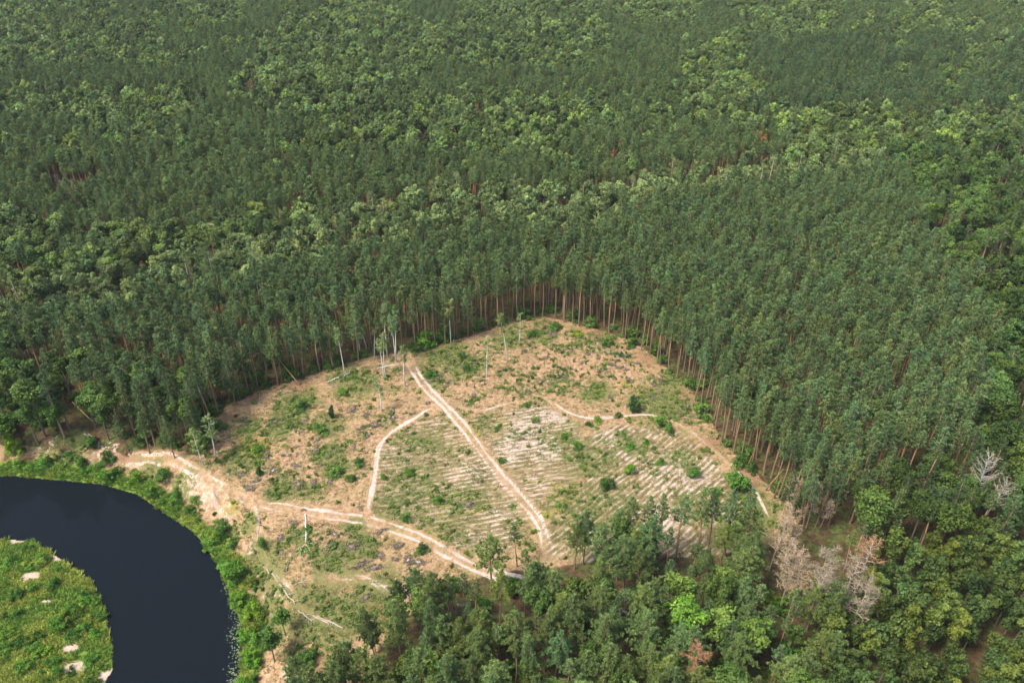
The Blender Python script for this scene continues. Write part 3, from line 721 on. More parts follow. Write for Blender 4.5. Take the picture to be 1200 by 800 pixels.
# far trees: one object per kind, copies placed by geometry nodes
def scatter(name, pts, rot, scl, tint, meshes, label, tilt=None):
    me = bpy.data.meshes.new(name); me.from_pydata([tuple(p) for p in pts], [], [])
    n = len(pts)
    a = me.attributes.new('rot', 'FLOAT_VECTOR', 'POINT'); a.data.foreach_set('vector', np.array(rot, dtype=np.float32).ravel())
    a = me.attributes.new('scl', 'FLOAT_VECTOR', 'POINT'); a.data.foreach_set('vector', np.array(scl, dtype=np.float32).ravel())
    a = me.attributes.new('tint', 'FLOAT_VECTOR', 'POINT'); a.data.foreach_set('vector', np.array(tint, dtype=np.float32).ravel())
    a = me.attributes.new('pick', 'INT', 'POINT'); a.data.foreach_set('value', np.array([rng.randrange(len(meshes)) for _ in range(n)], dtype=np.int32))
    o = link(name, me); o['kind'] = 'stuff'; o['label'] = label
    nt = bpy.data.node_groups.new(name + '_nodes', 'GeometryNodeTree')
    nt.interface.new_socket('Geometry', in_out='INPUT', socket_type='NodeSocketGeometry'); nt.interface.new_socket('Geometry', in_out='OUTPUT', socket_type='NodeSocketGeometry')
    N = nt.nodes; Lk = nt.links
    gi = N.new('NodeGroupInput'); go_ = N.new('NodeGroupOutput'); ip = N.new('GeometryNodeInstanceOnPoints'); jn = N.new('GeometryNodeJoinGeometry')
    for k, m in enumerate(meshes):
        po = bpy.data.objects.new(name + '_source', m)          # never linked to the scene: only a source of geometry
        oi = N.new('GeometryNodeObjectInfo'); oi.inputs['Object'].default_value = po; oi.inputs['As Instance'].default_value = False
        gt = N.new('GeometryNodeGeometryToInstance'); Lk.new(oi.outputs['Geometry'], gt.inputs[0]); Lk.new(gt.outputs[0], jn.inputs[0])
    def na(nm_, ty):
        q = N.new('GeometryNodeInputNamedAttribute'); q.data_type = ty; q.inputs['Name'].default_value = nm_; return q.outputs['Attribute']
    Lk.new(gi.outputs[0], ip.inputs['Points']); Lk.new(jn.outputs[0], ip.inputs['Instance']); ip.inputs['Pick Instance'].default_value = True
    Lk.new(na('pick', 'INT'), ip.inputs['Instance Index']); Lk.new(na('rot', 'FLOAT_VECTOR'), ip.inputs['Rotation']); Lk.new(na('scl', 'FLOAT_VECTOR'), ip.inputs['Scale'])
    Lk.new(ip.outputs[0], go_.inputs[0])
    md = o.modifiers.new('scatter', 'NODES'); md.node_group = nt
    return o
FAR = {
    'pine': ('pine_forest', [joined(make_pine(200 + s, 17.0, 1.85, .65 + .015 * s, 1.6, ML['pine'], MB_['pine'], .1, .68, .85), 'forest_pine') for s in range(6)], 'dense dark pine wood stretching away behind the clearing'),
    'broad': ('broadleaf_forest', [joined(make_broad(220 + s, 17.0, 2.5 + .15 * s, 3.9, .8, ML['broad'], MB_['broad'], 22), 'forest_broadleaf') for s in range(5)], 'broadleaf trees mixed through the far woods'),
    'birch': ('birch_forest', [joined(make_birch(240 + s, 17.0, 2.4, .4, .8, 1.4), 'forest_birch') for s in range(4)], 'pale birches in a band across the woods'),
    'young': ('young_forest', [joined(make_broad(260 + s, 11.0, 1.8, 3.6, .7, ML['young'], MB_['broad'], 16, .46), 'forest_young_tree') for s in range(3)], 'further young leafy trees of the thicket'),
}
for kd, L in STUFF.items():
    nm, ms, lab = FAR[kd]
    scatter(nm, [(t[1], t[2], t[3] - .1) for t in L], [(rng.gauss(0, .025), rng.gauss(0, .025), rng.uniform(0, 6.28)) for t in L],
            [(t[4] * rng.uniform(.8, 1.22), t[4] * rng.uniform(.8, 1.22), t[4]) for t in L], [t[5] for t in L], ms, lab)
print('TREES', {k: len(v) for k, v in kinds.items()}, {k: len(v) for k, v in STUFF.items()})

# ------------------------------------------------------------------ single trees, bushes, deadwood
def put(name, key, px, py, h, label, cat, group=None, tint=(1, 1, 1), variant=None, tilt=(0, 0), rot=None, wide=1.0, base_h=1.0):
    x, y, z = ground(px, py); s = h / base_h
    return thing(name, key, (x, y, z - .06), rng.uniform(0, 6.28) if rot is None else rot, (s * wide, s * wide, s), tint, label, cat, group, variant, tilt)
def vh(px, py, top):      # real height of something that stands at (px, py) and reaches picture row top
    x, y, z = ground(px, py); lo, hi = 0, 60
    for _ in range(30):
        m = (lo + hi) / 2
        if proj(x, y, z + m)[1] > top: lo = m
        else: hi = m
    return lo
BIRCHES = [  # base px, py, top row, prototype, label
    (594, 423, 367, 'birch', 'tall bare birch with a round top standing alone in the far clearing'),
    (464, 424, 366, 'birch_fork', 'forked white birch with a broad pale top at the left edge'),
    (452, 443, 391, 'birch', 'white birch in front of its clump at the left edge, left of the road end'),
    (450, 440, 398, 'birch', 'slim white birch close behind another at the left edge'),
    (474, 453, 405, 'birch', 'shorter birch beside the upper end of the dirt road'),
    (439, 417, 378, 'birch', 'pale birch against the dark pines, left of the forked birch'),
    (429, 408, 372, 'birch', 'slender birch half hidden at the pine edge'),
    (454, 418, 360, 'birch', 'tallest birch behind the clump at the left edge'),
    (528, 402, 350, 'birch', 'lone white birch before the pines, beside the bright green bush'),
    (404, 440, 382, 'birch', 'leaning white birch at the left edge above the fallen log'),
    (422, 414, 380, 'birch_thin', 'thin grey birch at the left pine edge'),
    (571, 441, 395, 'birch_thin', 'pale sapling with hardly any leaves in the far clearing'),
    (447, 481, 443, 'birch_thin', 'thin bare birch among the dark stumps'),
    (609, 399, 368, 'birch_thin', 'grey leafless birch stem behind the lone birch'),
    (252, 533, 487, 'birch_full', 'grey green birch above the bend of the dirt road by the river'),
    (238, 545, 502, 'birch_full', 'pale birch leaning over the road bend beside the pines'),
]
for px, py, top, key, lab in BIRCHES:
    h = vh(px, py, top); bh = {'birch': 15.0, 'birch_fork': 15.0, 'birch_thin': 10.6, 'birch_full': 17.4}[key]
    put('birch_tree', key, px, py, h, lab, 'birch tree', 'birches left standing round the clearing', tintv(rng.uniform(.85, 1.15), .1), None, (rng.gauss(0, .03), rng.gauss(0, .03)), None, max(.8, min(1.5, 12 / h)), bh)

for px, py, h, key, tn, lab in [(12, 528, 11, 'broad', (.75, .9, .7), 'dark broadleaf tree at the left margin above the water'), (45, 520, 12, 'broad', (.65, .75, .65), 'dark round broadleaf tree behind the lime bushy tree'), (75, 512, 10, 'broad', (.8, .95, .75), 'round broadleaf tree left of the brown leaning stem'),
                              (150, 528, 11, 'edge_pine', (.95, 1, .95), 'pine standing over the path on the river bank'), (176, 531, 12, 'edge_pine', (1, 1.05, .9), 'second pine over the path on the river bank'), (205, 536, 12, 'edge_pine', (1.05, 1.1, .95), 'bushy pine at the left of the road bend'),
                              (798, 770, 15, 'broad', (1.35, 1.5, .9), 'tall light green broadleaf tree in the front stand'), (322, 775, 9, 'broad', (.6, .72, .6), 'dark broadleaf tree near the lower river bank'), (335, 745, 7, 'broad', (.75, .9, .7), 'small broadleaf tree at the top of the lower bank'),
                              (352, 815, 10, 'front_pine', (.95, 1, .95), 'pine at the bottom edge near the river'), (440, 765, 9, 'front_pine', (1.1, 1.15, .9), 'small light pine at the left end of the front stand'), (415, 800, 11, 'front_pine', (.9, 1, .95), 'pine low in the view left of the front stand'),
                              (470, 745, 11, 'front_pine', (1.1, 1.15, .95), 'light pine at the upper left of the front stand')]:
    bh = {'broad': 17.0, 'edge_pine': 17.0, 'front_pine': 17.0}[key]
    put('broadleaf_tree' if key == 'broad' else 'pine_tree', key, px, py, h, lab, 'broadleaf tree' if key == 'broad' else 'pine tree', None, tn, None, (0, 0), None, 1.15, bh)
DEAD = [ # base, top row, kind, label
    (944, 618, 556, 'dead_pine', 'dead pine with tan hanging twigs at the edge of the green pines'),
    (922, 612, 548, 'dead_pine', 'bent dead pine with a bare tan top beside the footpath end'),
    (961, 618, 578, 'dead_pine', 'slim pale dead tree standing free before the dark pines'),
    (902, 668, 597, 'dead_pine', 'tan dead tree at the end of the footpath'),
    (922, 662, 590, 'dead_pine', 'pinkish dead tree behind the one at the footpath end'),
    (914, 712, 632, 'dead_pine', 'dense tan dead tree in the middle of the dead group'),
    (928, 718, 640, 'dead_pine', 'tan dead tree in front of the dead group'),
    (950, 716, 632, 'dead_pine', 'broad pinkish dead tree between the tan and the grey ones'),
    (946, 738, 660, 'dead_pine', 'greyish dead tree low in the dead group'),
    (994, 705, 620, 'dead_pine', 'round brownish dead crown right of the dead group'),
    (976, 726, 648, 'dead_pine', 'small dead tree between the round brown and the grey crowns'),
    (988, 752, 672, 'dead_pine', 'grey dead tree nearest the young thicket'),
]
for i, (px, py, top, key, lab) in enumerate(DEAD):
    h = vh(px, py, top) * .86; tn = [(1, .97, .93), (1.08, 1, .9), (1, 1, 1), (1.1, 1, .9), (1.1, .98, .88)][i % 5]
    if 'brownish' in lab: tn = (.95, .68, .55)
    if 'grey' in lab: tn = (.8, .82, .85)
    put('dead_tree', key, px, py, h, lab, 'dead tree', 'dead trees below the end of the footpath', tn, i, (rng.gauss(0, .06), rng.gauss(0, .06)), None, .85 if py > 650 else .75, 13.0)
for px, py, top, lab in [(1130, 612, 534, 'silver forked snag in the mixed wood on the right'), (1142, 625, 556, 'tall leaning silver snag right of the forked one'), (1192, 640, 584, 'grey twiggy snag at the right margin'),
                         (240, 330, 288, 'white snag in the pale trees left of centre'), (347, 292, 254, 'white snag sticking out of the far pale wood'), (178, 322, 290, 'bleached thin snag behind the round pale trees'),
                         (748, 212, 190, 'thin white snag in the pale band behind the pines'), (584, 42, 22, 'white snag far off near the top of the view'), (1145, 560, 520, 'grey snag with short limbs inside the right wood'), (40, 285, 255, 'grey snag far left in the pine wood'),
                         (690, 205, 178, 'grey snag beside the rusty pines')]:
    h = vh(px, py, top); put('dead_snag', 'snag', px, py, h, lab, 'dead snag', 'bare silver snags', (.9, .92, .95), None, (rng.gauss(0, .1), rng.gauss(0, .1)), None, .95, 15.0)
for px, py, top, lab in [(155, 474, 434, 'grey dead tree in the left wood above the river'), (175, 472, 424, 'taller grey dead tree in the left wood above the river')]:
    put('dead_tree', 'grey_snag', px, py, vh(px, py, top), lab, 'dead tree', None, (.95, .85, .85), None, (0, 0), None, 1.2, 15.0)
for i in range(16):
    px, top = (WITHERED[11 + i // 2][0] + rng.uniform(-3, 3), WITHERED[11 + i // 2][1] + rng.uniform(-5, 5)) if i < 20 else (100, 210)
    py = top + 30; put('dead_tree', 'grey_snag', px, py, vh(px, py, top), 'grey dead tree in the small dead patch of the far left wood', 'dead tree', 'grey dead trees in the far left wood', (.8, .72, .72), None, (0, 0), None, 1.1, 15.0)
for px, top, tn, lab in [(885, 152, (1.25, 1.1, .8), 'orange withered pine in the far pine wood'), (891, 157, (1.1, 1, .8), 'rusty withered pine touching the orange one'), (716, 172, (.85, .9, .95), 'reddish brown dead pine above the pale band'),
                     (724, 178, (.75, .85, .9), 'dull brown dead pine right of the reddish one'), (340, 180, (.7, .9, 1), 'brownish thin pine in the far left wood'), (495, 152, (.6, .75, .8), 'dull brown pine in the upper middle wood'), (105, 128, (.7, .85, .95), 'faded brown pine near the upper left'), (650, 262, (.8, .85, .9), 'small brown pine in the dense stand behind the clearing'), (178, 305, (.7, .9, .9), 'faded pine by the round pale trees'), (300, 92, (.7, .85, .9), 'faded brown pine in the upper left wood'), (560, 120, (.75, .95, .95), 'faded grey pine in the upper middle wood')]:
    py = top + 40; put('withered_pine', 'rust_pine', px, py, vh(px, py, top) * 1.02, lab, 'withered pine', 'withered pines in the far wood', tn, None, (0, 0), None, 1.1, 16.5)
put('withered_tree', 'dead_pine', 806, 822, vh(806, 822, 752), 'rust brown withered tree low in the front stand', 'withered tree', None, (.95, .62, .42), 1, (0, 0), None, .8, 13.0)

BUSHES = [ # px, py, height, width factor, key, tint, label
    (742, 482, 4.6, 1.15, 'young_conifer', (.75, .85, .75), 'dark ragged young pine alone on the straw ground above the path'),
    (709, 571, 3.6, 1.15, 'tall_bush', (.55, .66, .55), 'dark rounded bush in the middle of the right field'),
    (862, 574, 6.0, 1.0, 'tall_bush', (1.0, 1.25, .9), 'big bright green bush across the right footpath'),
    (616, 476, 1.6, 1.5, 'bush', (1.1, 1.3, .9), 'low bright bush at the top of the planted rows'),
    (701, 494, 2.6, .8, 'bush', (1.7, 1.7, .8), 'lime green bush on the upper footpath'),
    (725, 489, 2.2, .8, 'bush', (.7, .85, .8), 'dull green bush on the upper footpath under the dark pine'),
    (690, 498, 1.9, .9, 'bush', (.6, .75, .65), 'small dark bush just below the upper footpath'),
    (772, 498, 3.8, 1.0, 'tall_bush', (1.2, 1.4, .9), 'light green bush where the path bends right'),
    (784, 506, 2.6, 1.2, 'bush', (1.0, 1.15, .9), 'second green bush lower right of the path bend'),
    (738, 555, 3.6, .8, 'tall_bush', (1.4, 1.6, .8), 'upright lime bush in the right field'),
    (740, 524, 1.4, 1.5, 'bush', (1.0, 1.3, .8), 'flat bright bush in the upper right field'),
    (774, 543, 1.5, 1.5, 'bush', (1.0, 1.3, .8), 'flat green bush between the sandy rows on the right'),
    (676, 524, 1.8, 1.1, 'bush', (.8, 1.0, .6), 'dark and lime bush between the two row directions'),
    (627, 493, 1.5, 1.2, 'bush', (1.0, 1.1, .7), 'little green bush beside an orange patch of rows'),
    (661, 514, 1.6, 1.2, 'bush', (.8, .95, .7), 'low green bush right of the sandiest rows'),
    (389, 489, 3.6, .75, 'young_conifer', (.62, .75, .68), 'dark young conifer in the left clearing'),
    (376, 506, 2.8, 1.2, 'bush', (1.3, 1.4, 1.0), 'pale green bush next to the dark young conifer'),
    (420, 545, 2.6, .9, 'bush', (.75, .9, .75), 'dark green bush left of the thin footpath'),
    (395, 556, 1.8, 1.4, 'bush', (1.0, 1.15, .8), 'spreading green bush low in the left clearing'),
    (412, 563, 1.6, 1.1, 'bush', (.55, .68, .6), 'dark little bush near the foot of the thin footpath'),
    (304, 556, 2.4, 1.0, 'young_conifer', (.68, .85, .7), 'small dark conifer above the dirt road'),
    (302, 530, 2.3, 1.2, 'bush', (1.3, 1.5, .7), 'bright green bush in the yellow patch'),
    (353, 480, 3.0, 1.2, 'bush', (.8, .98, .8), 'dark green bush near the left pine edge'),
    (402, 462, 2.2, 1.3, 'bush', (1.2, 1.4, .9), 'light bush under the leaning birch'),
    (501, 404, 5.4, 1.1, 'tall_bush', (1.3, 1.6, .9), 'bright green round bush before the pines by the road end'),
    (521, 398, 5.2, .9, 'tall_bush', (1.0, 1.2, .8), 'green bush behind the lone white birch'),
    (484, 412, 3.0, 1.1, 'bush', (.75, .9, .75), 'dark bush behind the road end'),
    (505, 440, 1.8, 1.5, 'bush', (1.0, 1.2, .9), 'low spreading bush right of the upper road'),
    (548, 432, 2.0, 1.2, 'bush', (.62, .8, .7), 'dark bush in the green part of the far clearing'),
    (540, 418, 2.2, .9, 'bush', (.7, .85, .7), 'narrow dark bush above the far clearing'),
    (514, 589, 1.9, 1.0, 'bush', (.9, 1.2, .7), 'bright little bush in the left field'),
    (477, 609, 1.7, 1.2, 'bush', (.75, .95, .7), 'green bush beside the lower dirt road'),
    (494, 646, 2.0, 1.3, 'bush', (.7, .85, .7), 'dark bush on the near side of the lower dirt road'),
    (813, 558, 3.0, 1.2, 'tall_bush', (.85, 1.05, .8), 'green bush left of the big bright one'),
    (835, 579, 1.8, 1.5, 'bush', (.8, 1.0, .7), 'low bush below the right rows'),
    (862, 622, 1.6, 1.6, 'bush', (1.0, 1.3, .9), 'low blue green bush in the grass near the dead trees'),
    (652, 386, 3.0, 1.2, 'bush', (.9, 1.05, .85), 'dark bush at the far pine edge'),
    (624, 392, 2.2, 1.6, 'bush', (1.0, 1.1, .8), 'spreading bush right of the thin birch stem'),
    (710, 402, 2.8, 1.2, 'bush', (.8, .95, .75), 'bush under the pines at the upper right edge'),
    (740, 406, 3.0, 1.2, 'bush', (.72, .88, .7), 'dark bush under the pines right of the fallen pine'),
    (676, 391, 1.6, 1.4, 'bush', (2.2, 1.6, .5), 'yellow bush at the far pine edge'),
    (757, 520, 1.5, 1.4, 'bush', (1.0, 1.2, .8), 'small bush among the upper right rows'),
    (480, 555, 1.5, 1.5, 'bush', (.9, 1.1, .7), 'flat green bush in the middle of the left field'),
    (450, 560, 1.3, 1.4, 'bush', (.9, 1.1, .7), 'flat bush at the left border of the field'),
    (588, 541, 1.5, 1.2, 'bush', (.8, 1.0, .6), 'small bush right beside the dirt road ruts'),
    # river bank
    (106, 524, 3.4, 1.4, 'tall_bush', (.6, .75, .6), 'big dark bush below the left path'),
    (129, 541, 3.8, 1.1, 'tall_bush', (.62, .78, .6), 'dark bush on top of the sandy bank'),
    (80, 536, 2.2, 1.2, 'bush', (.75, .95, .75), 'dark bush at the left end of the sandy bank'),
    (57, 545, 2.6, 1.1, 'bush', (.75, .95, .7), 'bush above the water left of the sandy bank'),
    (130, 563, 3.2, 1.1, 'tall_bush', (.9, 1.15, .7), 'round green bush at the foot of the bank by the water'),
    (160, 563, 2.8, 1.2, 'bush', (1.7, 1.7, .8), 'yellow green bush on the sandy bank'),
    (193, 561, 3.6, 1.2, 'tall_bush', (.7, .85, .65), 'dark bush in front of the pines above the bank'),
    (180, 575, 2.0, 1.2, 'bush', (1.6, 1.6, .8), 'yellowish bush low on the bank'),
    (231, 588, 2.0, 1.1, 'bush', (1.2, 1.5, .8), 'bright bush on the steep sand'),
    (222, 600, 1.8, 1.2, 'bush', (.85, 1.05, .7), 'green bush on the steep sand near the water'),
    (213, 590, 1.4, 1.1, 'bush', (.8, 1.0, .7), 'small bush left on the steep sand'),
    (262, 626, 3.4, 1.1, 'tall_bush', (.75, .95, .7), 'dark green bush right above the river bend'),
    (274, 640, 2.6, 1.1, 'bush', (.9, 1.1, .7), 'green bush under the dark one above the bend'),
    (276, 676, 5.0, 1.15, 'tall_bush', (.8, 1.05, .6), 'largest round bush on the river bank'),
    (250, 640, 2.2, 1.6, 'bush', (1.0, 1.3, .7), 'low bush at the water of the bend'),
    (262, 662, 2.2, 1.3, 'bush', (1.0, 1.35, .7), 'bright low bush left of the largest bank bush'),
    (280, 706, 3.2, 1.2, 'tall_bush', (1.1, 1.3, .6), 'green bush below the largest bank bush'),
    (296, 722, 4.0, 1.0, 'tall_bush', (1.6, 1.6, .6), 'yellow green tall bush on the bank'),
    (288, 748, 3.2, 1.2, 'tall_bush', (1.0, 1.3, .6), 'bright bush at the water near the floating leaves'),
    (297, 775, 3.0, 1.3, 'tall_bush', (1.1, 1.4, .6), 'bright bush beside the lower river'),
    (290, 806, 3.4, 1.3, 'tall_bush', (1.0, 1.25, .6), 'bush at the lower end of the bank'),
    (308, 640, 2.4, .9, 'bush', (.9, 1.05, .8), 'narrow bush at the top of the bank'),
    (360, 776, 3.2, 1.3, 'tall_bush', (.6, .75, .6), 'dark bush on the brown ground low in the view'),
    (21, 532, 7.0, .75, 'tall_bush', (1.7, 1.6, .6), 'lime green bushy tree at the left margin'),
    # low grassy point
    (19, 700, 2.6, 1.3, 'tall_bush', (.65, .85, .6), 'dark bush at the left of the grassy point'),
    (64, 688, 2.4, 1.2, 'bush', (.7, .95, .6), 'dark bush in the middle of the grassy point'),
    (70, 735, 3.0, 1.4, 'tall_bush', (.85, 1.1, .6), 'broad green bush on the grassy point'),
    (54, 764, 2.2, 1.2, 'bush', (1.9, 1.9, .7), 'yellow green bush on the grassy point'),
    (86, 745, 2.2, 1.2, 'bush', (.8, 1.0, .6), 'green bush right of the broad one on the point'),
    (40, 690, 1.8, 1.2, 'bush', (1.1, 1.4, .7), 'bright bush between the two dark ones on the point'),
    (20, 722, 1.8, 1.3, 'bush', (1.0, 1.2, .7), 'low green bush left on the point'),
    (12, 660, 1.8, 1.5, 'bush', (1.1, 1.4, .7), 'bush at the upper left of the point'),
    (48, 655, 1.6, 1.6, 'bush', (1.1, 1.45, .7), 'low bright bush along the upper shore of the point'),
    (98, 705, 1.6, 1.5, 'bush', (1.3, 1.6, .7), 'bright low bush near the right shore of the point'),
    (112, 745, 1.7, 1.6, 'bush', (1.3, 1.6, .7), 'bright bush at the right shore of the point'),
    (108, 775, 1.8, 1.4, 'bush', (1.0, 1.3, .7), 'green bush low on the right shore of the point'),
    (80, 715, 1.6, 1.4, 'bush', (1.2, 1.5, .7), 'light bush right of the middle of the point'),
    (30, 780, 2.0, 1.4, 'bush', (.9, 1.1, .6), 'bush at the bottom left of the point'),
    (66, 776, 1.6, 1.4, 'bush', (1.0, 1.3, .7), 'low bush below the yellow green one on the point'),
    (8, 745, 2.0, 1.3, 'bush', (1.4, 1.5, .7), 'yellowish bush at the left margin of the point'),
]
for px, py, h, wd, key, tn, lab in BUSHES:
    bh = {'bush': 2.75, 'tall_bush': 4.9, 'young_conifer': 4.6}[key]
    if key == 'bush': wd *= 1.05
    put('young_conifer' if key == 'young_conifer' else 'bush', key, px, py, h, lab, 'young conifer' if key == 'young_conifer' else 'bush', 'bushes on the clearing and the river bank', tn, None, (0, 0), None, wd, bh)
shore = smooth(outer[2:-1], 1.6)
for k, (x, y) in enumerate(shore):
    if rng.random() < .45: continue
    o_ = rng.uniform(.6, 4.5); tx, ty = shore[min(k + 1, len(shore) - 1)] - shore[max(k - 1, 0)]; L_ = math.hypot(tx, ty); x += -ty / L_ * o_; y += tx / L_ * o_
    if inside(river_poly, np.array([x]), np.array([y]))[0]: continue
    b = rng.uniform(.7, 1.35); w = rng.choice([.8, 1.0, 1.5]); s_ = rng.uniform(.35, .95)
    thing('bush', 'bush', (x, y, hz(x, y) - .05), rng.uniform(0, 6.28), (s_ * 1.2, s_ * 1.2, s_), (b * w, b * 1.2, b * .7), ('dark' if b < .9 else 'yellowish' if w > 1.2 else 'bright green') + ' low bush in the green belt along the outer river bank', 'bush', 'low bushes along the outer river bank')
n_p = 0
while n_p < 75:
    px, py = rng.uniform(-5, 132), rng.uniform(638, 805); x, y = at(px, py, -4.5)
    if not inside(pen_poly, np.array([x]), np.array([y]))[0] or float(fbm(x * .2, y * .2, 151)) < .42: continue
    n_p += 1; b = rng.uniform(.55, 1.3); w = rng.choice([.8, 1.0, 1.5]); s_ = rng.uniform(.25, .75)
    thing('bush', 'bush', (x, y, hz(x, y) - .05), rng.uniform(0, 6.28), (s_ * 1.3, s_ * 1.3, s_), (b * w, b * 1.2, b * .7), ('dark' if b < .8 else 'yellowish' if w > 1.2 else 'bright green') + ' low shrub in the lush grass of the river point', 'bush', 'low shrubs on the river point')
n_l = 0
while n_l < 85:          # undergrowth of the left wood above the river
    px, py = rng.uniform(-10, 330), rng.uniform(430, 530); x, y = at(px, py)
    A_ = np.array([x]), np.array([y])
    if inside(CLEAR, *A_)[0] or float(dist(outer, *A_)[0]) < 9 or float(dist(CLEAR, *A_, True)[0]) > 28: continue
    if min(float(dist(C, *A_)[0]) for C, hw in TR_PTS) < 2: continue
    n_l += 1; b = rng.uniform(.5, 1.0); s_ = rng.uniform(.45, 1.05)
    thing('undergrowth_shrub', 'tall_bush', (x, y, -.1), rng.uniform(0, 6.28), (s_, s_, s_ * rng.uniform(.7, 1.2)), (b, b * 1.08, b * .85), ('dark' if b < .75 else 'green') + ' undergrowth shrub among the stems of the left wood', 'shrub', 'undergrowth of the left wood')
# undergrowth along the forest edges
seg = smooth(CLEAR[3:26], 2.6)
for k, (x, y) in enumerate(seg):
    x += rng.uniform(-2.5, 2.5); y += rng.uniform(-.5, 3.5)
    if rng.random() < .25: continue
    if float(dist(outer, np.array([x]), np.array([y]))[0]) < 12: continue
    px, py, _ = proj(x, y, 0); s = rng.uniform(.6, 1.5); b = rng.uniform(.6, 1.15)
    plc = 'left' if px < 540 else 'far' if px < 720 else 'right'
    thing('undergrowth_shrub', 'bush', (x, y, hz(x, y) - .05), rng.uniform(0, 6.28), (s, s, s * rng.uniform(.7, 1.35)), (b, b * 1.1, b * .9), ('dark' if b < .85 else 'green') + ' undergrowth shrub at the pine stems of the %s edge' % plc, 'shrub', 'undergrowth shrubs at the %s edge' % plc)

n_u = 0
for _ in range(900):      # undergrowth below the loose front stand
    px, py = rng.uniform(440, 960), rng.uniform(690, 850); x, y = at(px, py)
    if inside(CLEAR, np.array([x]), np.array([y]))[0] or float(fbm(x * .12, y * .12, 141)) < .46: continue
    if min(float(dist(C, np.array([x]), np.array([y]))[0]) - hw for C, hw in TR_PTS[:2]) < .6: continue
    n_u += 1
    if n_u > 110: break
    s = rng.uniform(.5, 1.5); b = rng.uniform(.7, 1.3); w = rng.choice([.9, 1.0, 1.4])
    thing('undergrowth_shrub', 'bush', (x, y, -.05), rng.uniform(0, 6.28), (s, s, s * rng.uniform(.7, 1.3)), (b * w, b * 1.1, b * .8), ('dark' if b < .9 else 'yellowish' if w > 1.2 else 'green') + ' undergrowth shrub on the floor of the front stand', 'shrub', 'undergrowth of the front stand')

# ---- deadwood on the ground
LOGS = {}
def log_things(L):
    for px0, py0, px1, py1, r0, mk, lab, br in L:
        r0 *= .78
        a = Vector(ground(px0, py0)); b_ = Vector(ground(px1, py1)); d = b_ - a; n = 7; r = random.Random(int(px0 * 7 + py0))
        t = MB(); bm = t.mi(MB_[mk]); P = []
        for i in range(n):
            q = a.lerp(b_, i / (n - 1)); s = Vector((-d.y, d.x, 0)).normalized() * r.uniform(-.15, .15) * (0 < i < n - 1)
            q = q + s; q.z = max(hz(q.x, q.y), q.z if 0 else hz(q.x, q.y)) + r0 * .8; P.append(q - a)
        t.tube(P, [r0 * (1.15 - .75 * i / (n - 1)) for i in range(n)], bm, 7, [i / (n - 1) for i in range(n)])
        e = bpy.data.objects.new('fallen_log', None); COL.objects.link(e); e.location = a; e['label'] = lab; e['category'] = 'fallen log'; e['group'] = 'fallen trunks on the cleared ground'
        link('trunk', t.mesh('log_trunk'), e)
        LOGS[lab] = e
        if br:
            c = MB(); cm = c.mi(MB_[mk])
            for k in range(br):
                f = .35 + .65 * r.random(); q = P[0].lerp(P[-1], f); sd = r.choice((-1, 1)); l = r.uniform(.8, 2.2)
                dr = (d.normalized() * .6 + Vector((-d.y, d.x, 0)).normalized() * sd * r.uniform(.4, 1) + Vector((0, 0, r.uniform(.1, .6)))).normalized()
                c.tube([q, q + dr * l * .5, q + dr * l + Vector((0, 0, .1))], [.06, .04, .015], cm, 4, [.5, .7, .9], False)
            link('branches', c.mesh('log_branches'), e)
log_things([
    (384, 448, 413, 437, .22, 'birch', 'long white fallen birch at the left pine edge', 5),
    (330, 462, 348, 456, .20, 'dead', 'pale fallen log in front of the left pines', 3),
    (442, 432, 468, 427, .20, 'birch', 'white log lying below the birch clump', 0),
    (300, 470, 312, 463, .18, 'dead', 'short grey log by the left stumps', 2),
    (494, 446, 512, 445, .14, 'dead', 'thin log across the end of the dirt road', 0),
    (689, 404, 722, 415, .17, 'dead', 'dark fallen pine stem with a green top on the far straw ground', 3),
    (358, 603, 359, 640, .20, 'birch', 'straight white fallen birch stem pointing at the viewer below the road', 4),
    (304, 600, 302, 640, .16, 'dead', 'bleached stem along the bank top below the road', 6),
    (307, 662, 326, 682, .20, 'dead', 'bleached log on the bank edge, upper of a line of logs', 5),
    (328, 685, 346, 708, .24, 'dead', 'thick bleached log in the line of logs on the bank', 6),
    (350, 715, 366, 728, .20, 'dead', 'bleached log with snapped limbs in the line of logs', 6),
    (372, 722, 402, 736, .24, 'dead', 'pale log at the lower end of the line of logs', 4),
    (333, 676, 346, 640, .13, 'dead', 'thin grey pole lying across the line of logs', 0),
    (740, 720, 758, 733, .28, 'dead', 'pale log on the ground inside the front stand', 0),
    (345, 686, 358, 680, .18, 'dead', 'short pale log with splintered end', 4),
    (822, 516, 812, 522, .12, 'dead', 'thin pale pole beside the right footpath', 0),
    (395, 452, 380, 455, .15, 'dead', 'grey log behind the fallen birch', 2),
])
c = MB(); lm = c.mi(ML['pine']); r = random.Random(5); x, y, z = ground(727, 417)
for k in range(34): clump(c, r, Vector((r.gauss(0, 1.4), r.gauss(0, .6), r.uniform(.2, .9))), .6, 9, lm, r.random(), .3)
e = LOGS['dark fallen pine stem with a green top on the far straw ground']; o = link('crown', c.mesh('fallen_pine_crown'), e, Vector((x, y, z)) - e.location); o['tint'] = [.75, .95, .85]
c = MB(); lm = c.mi(ML['birch']); x, y, z = ground(359, 645)
for k in range(16): leafball(c, r, Vector((r.gauss(0, .8), r.gauss(0, 1.0), r.uniform(.2, .7))), .4, 16, .2, lm, r.random())
e = LOGS['straight white fallen birch stem pointing at the viewer below the road']; o = link('crown', c.mesh('fallen_birch_crown'), e, Vector((x, y, z)) - e.location); o['tint'] = [1.0, 1.2, 1.0]

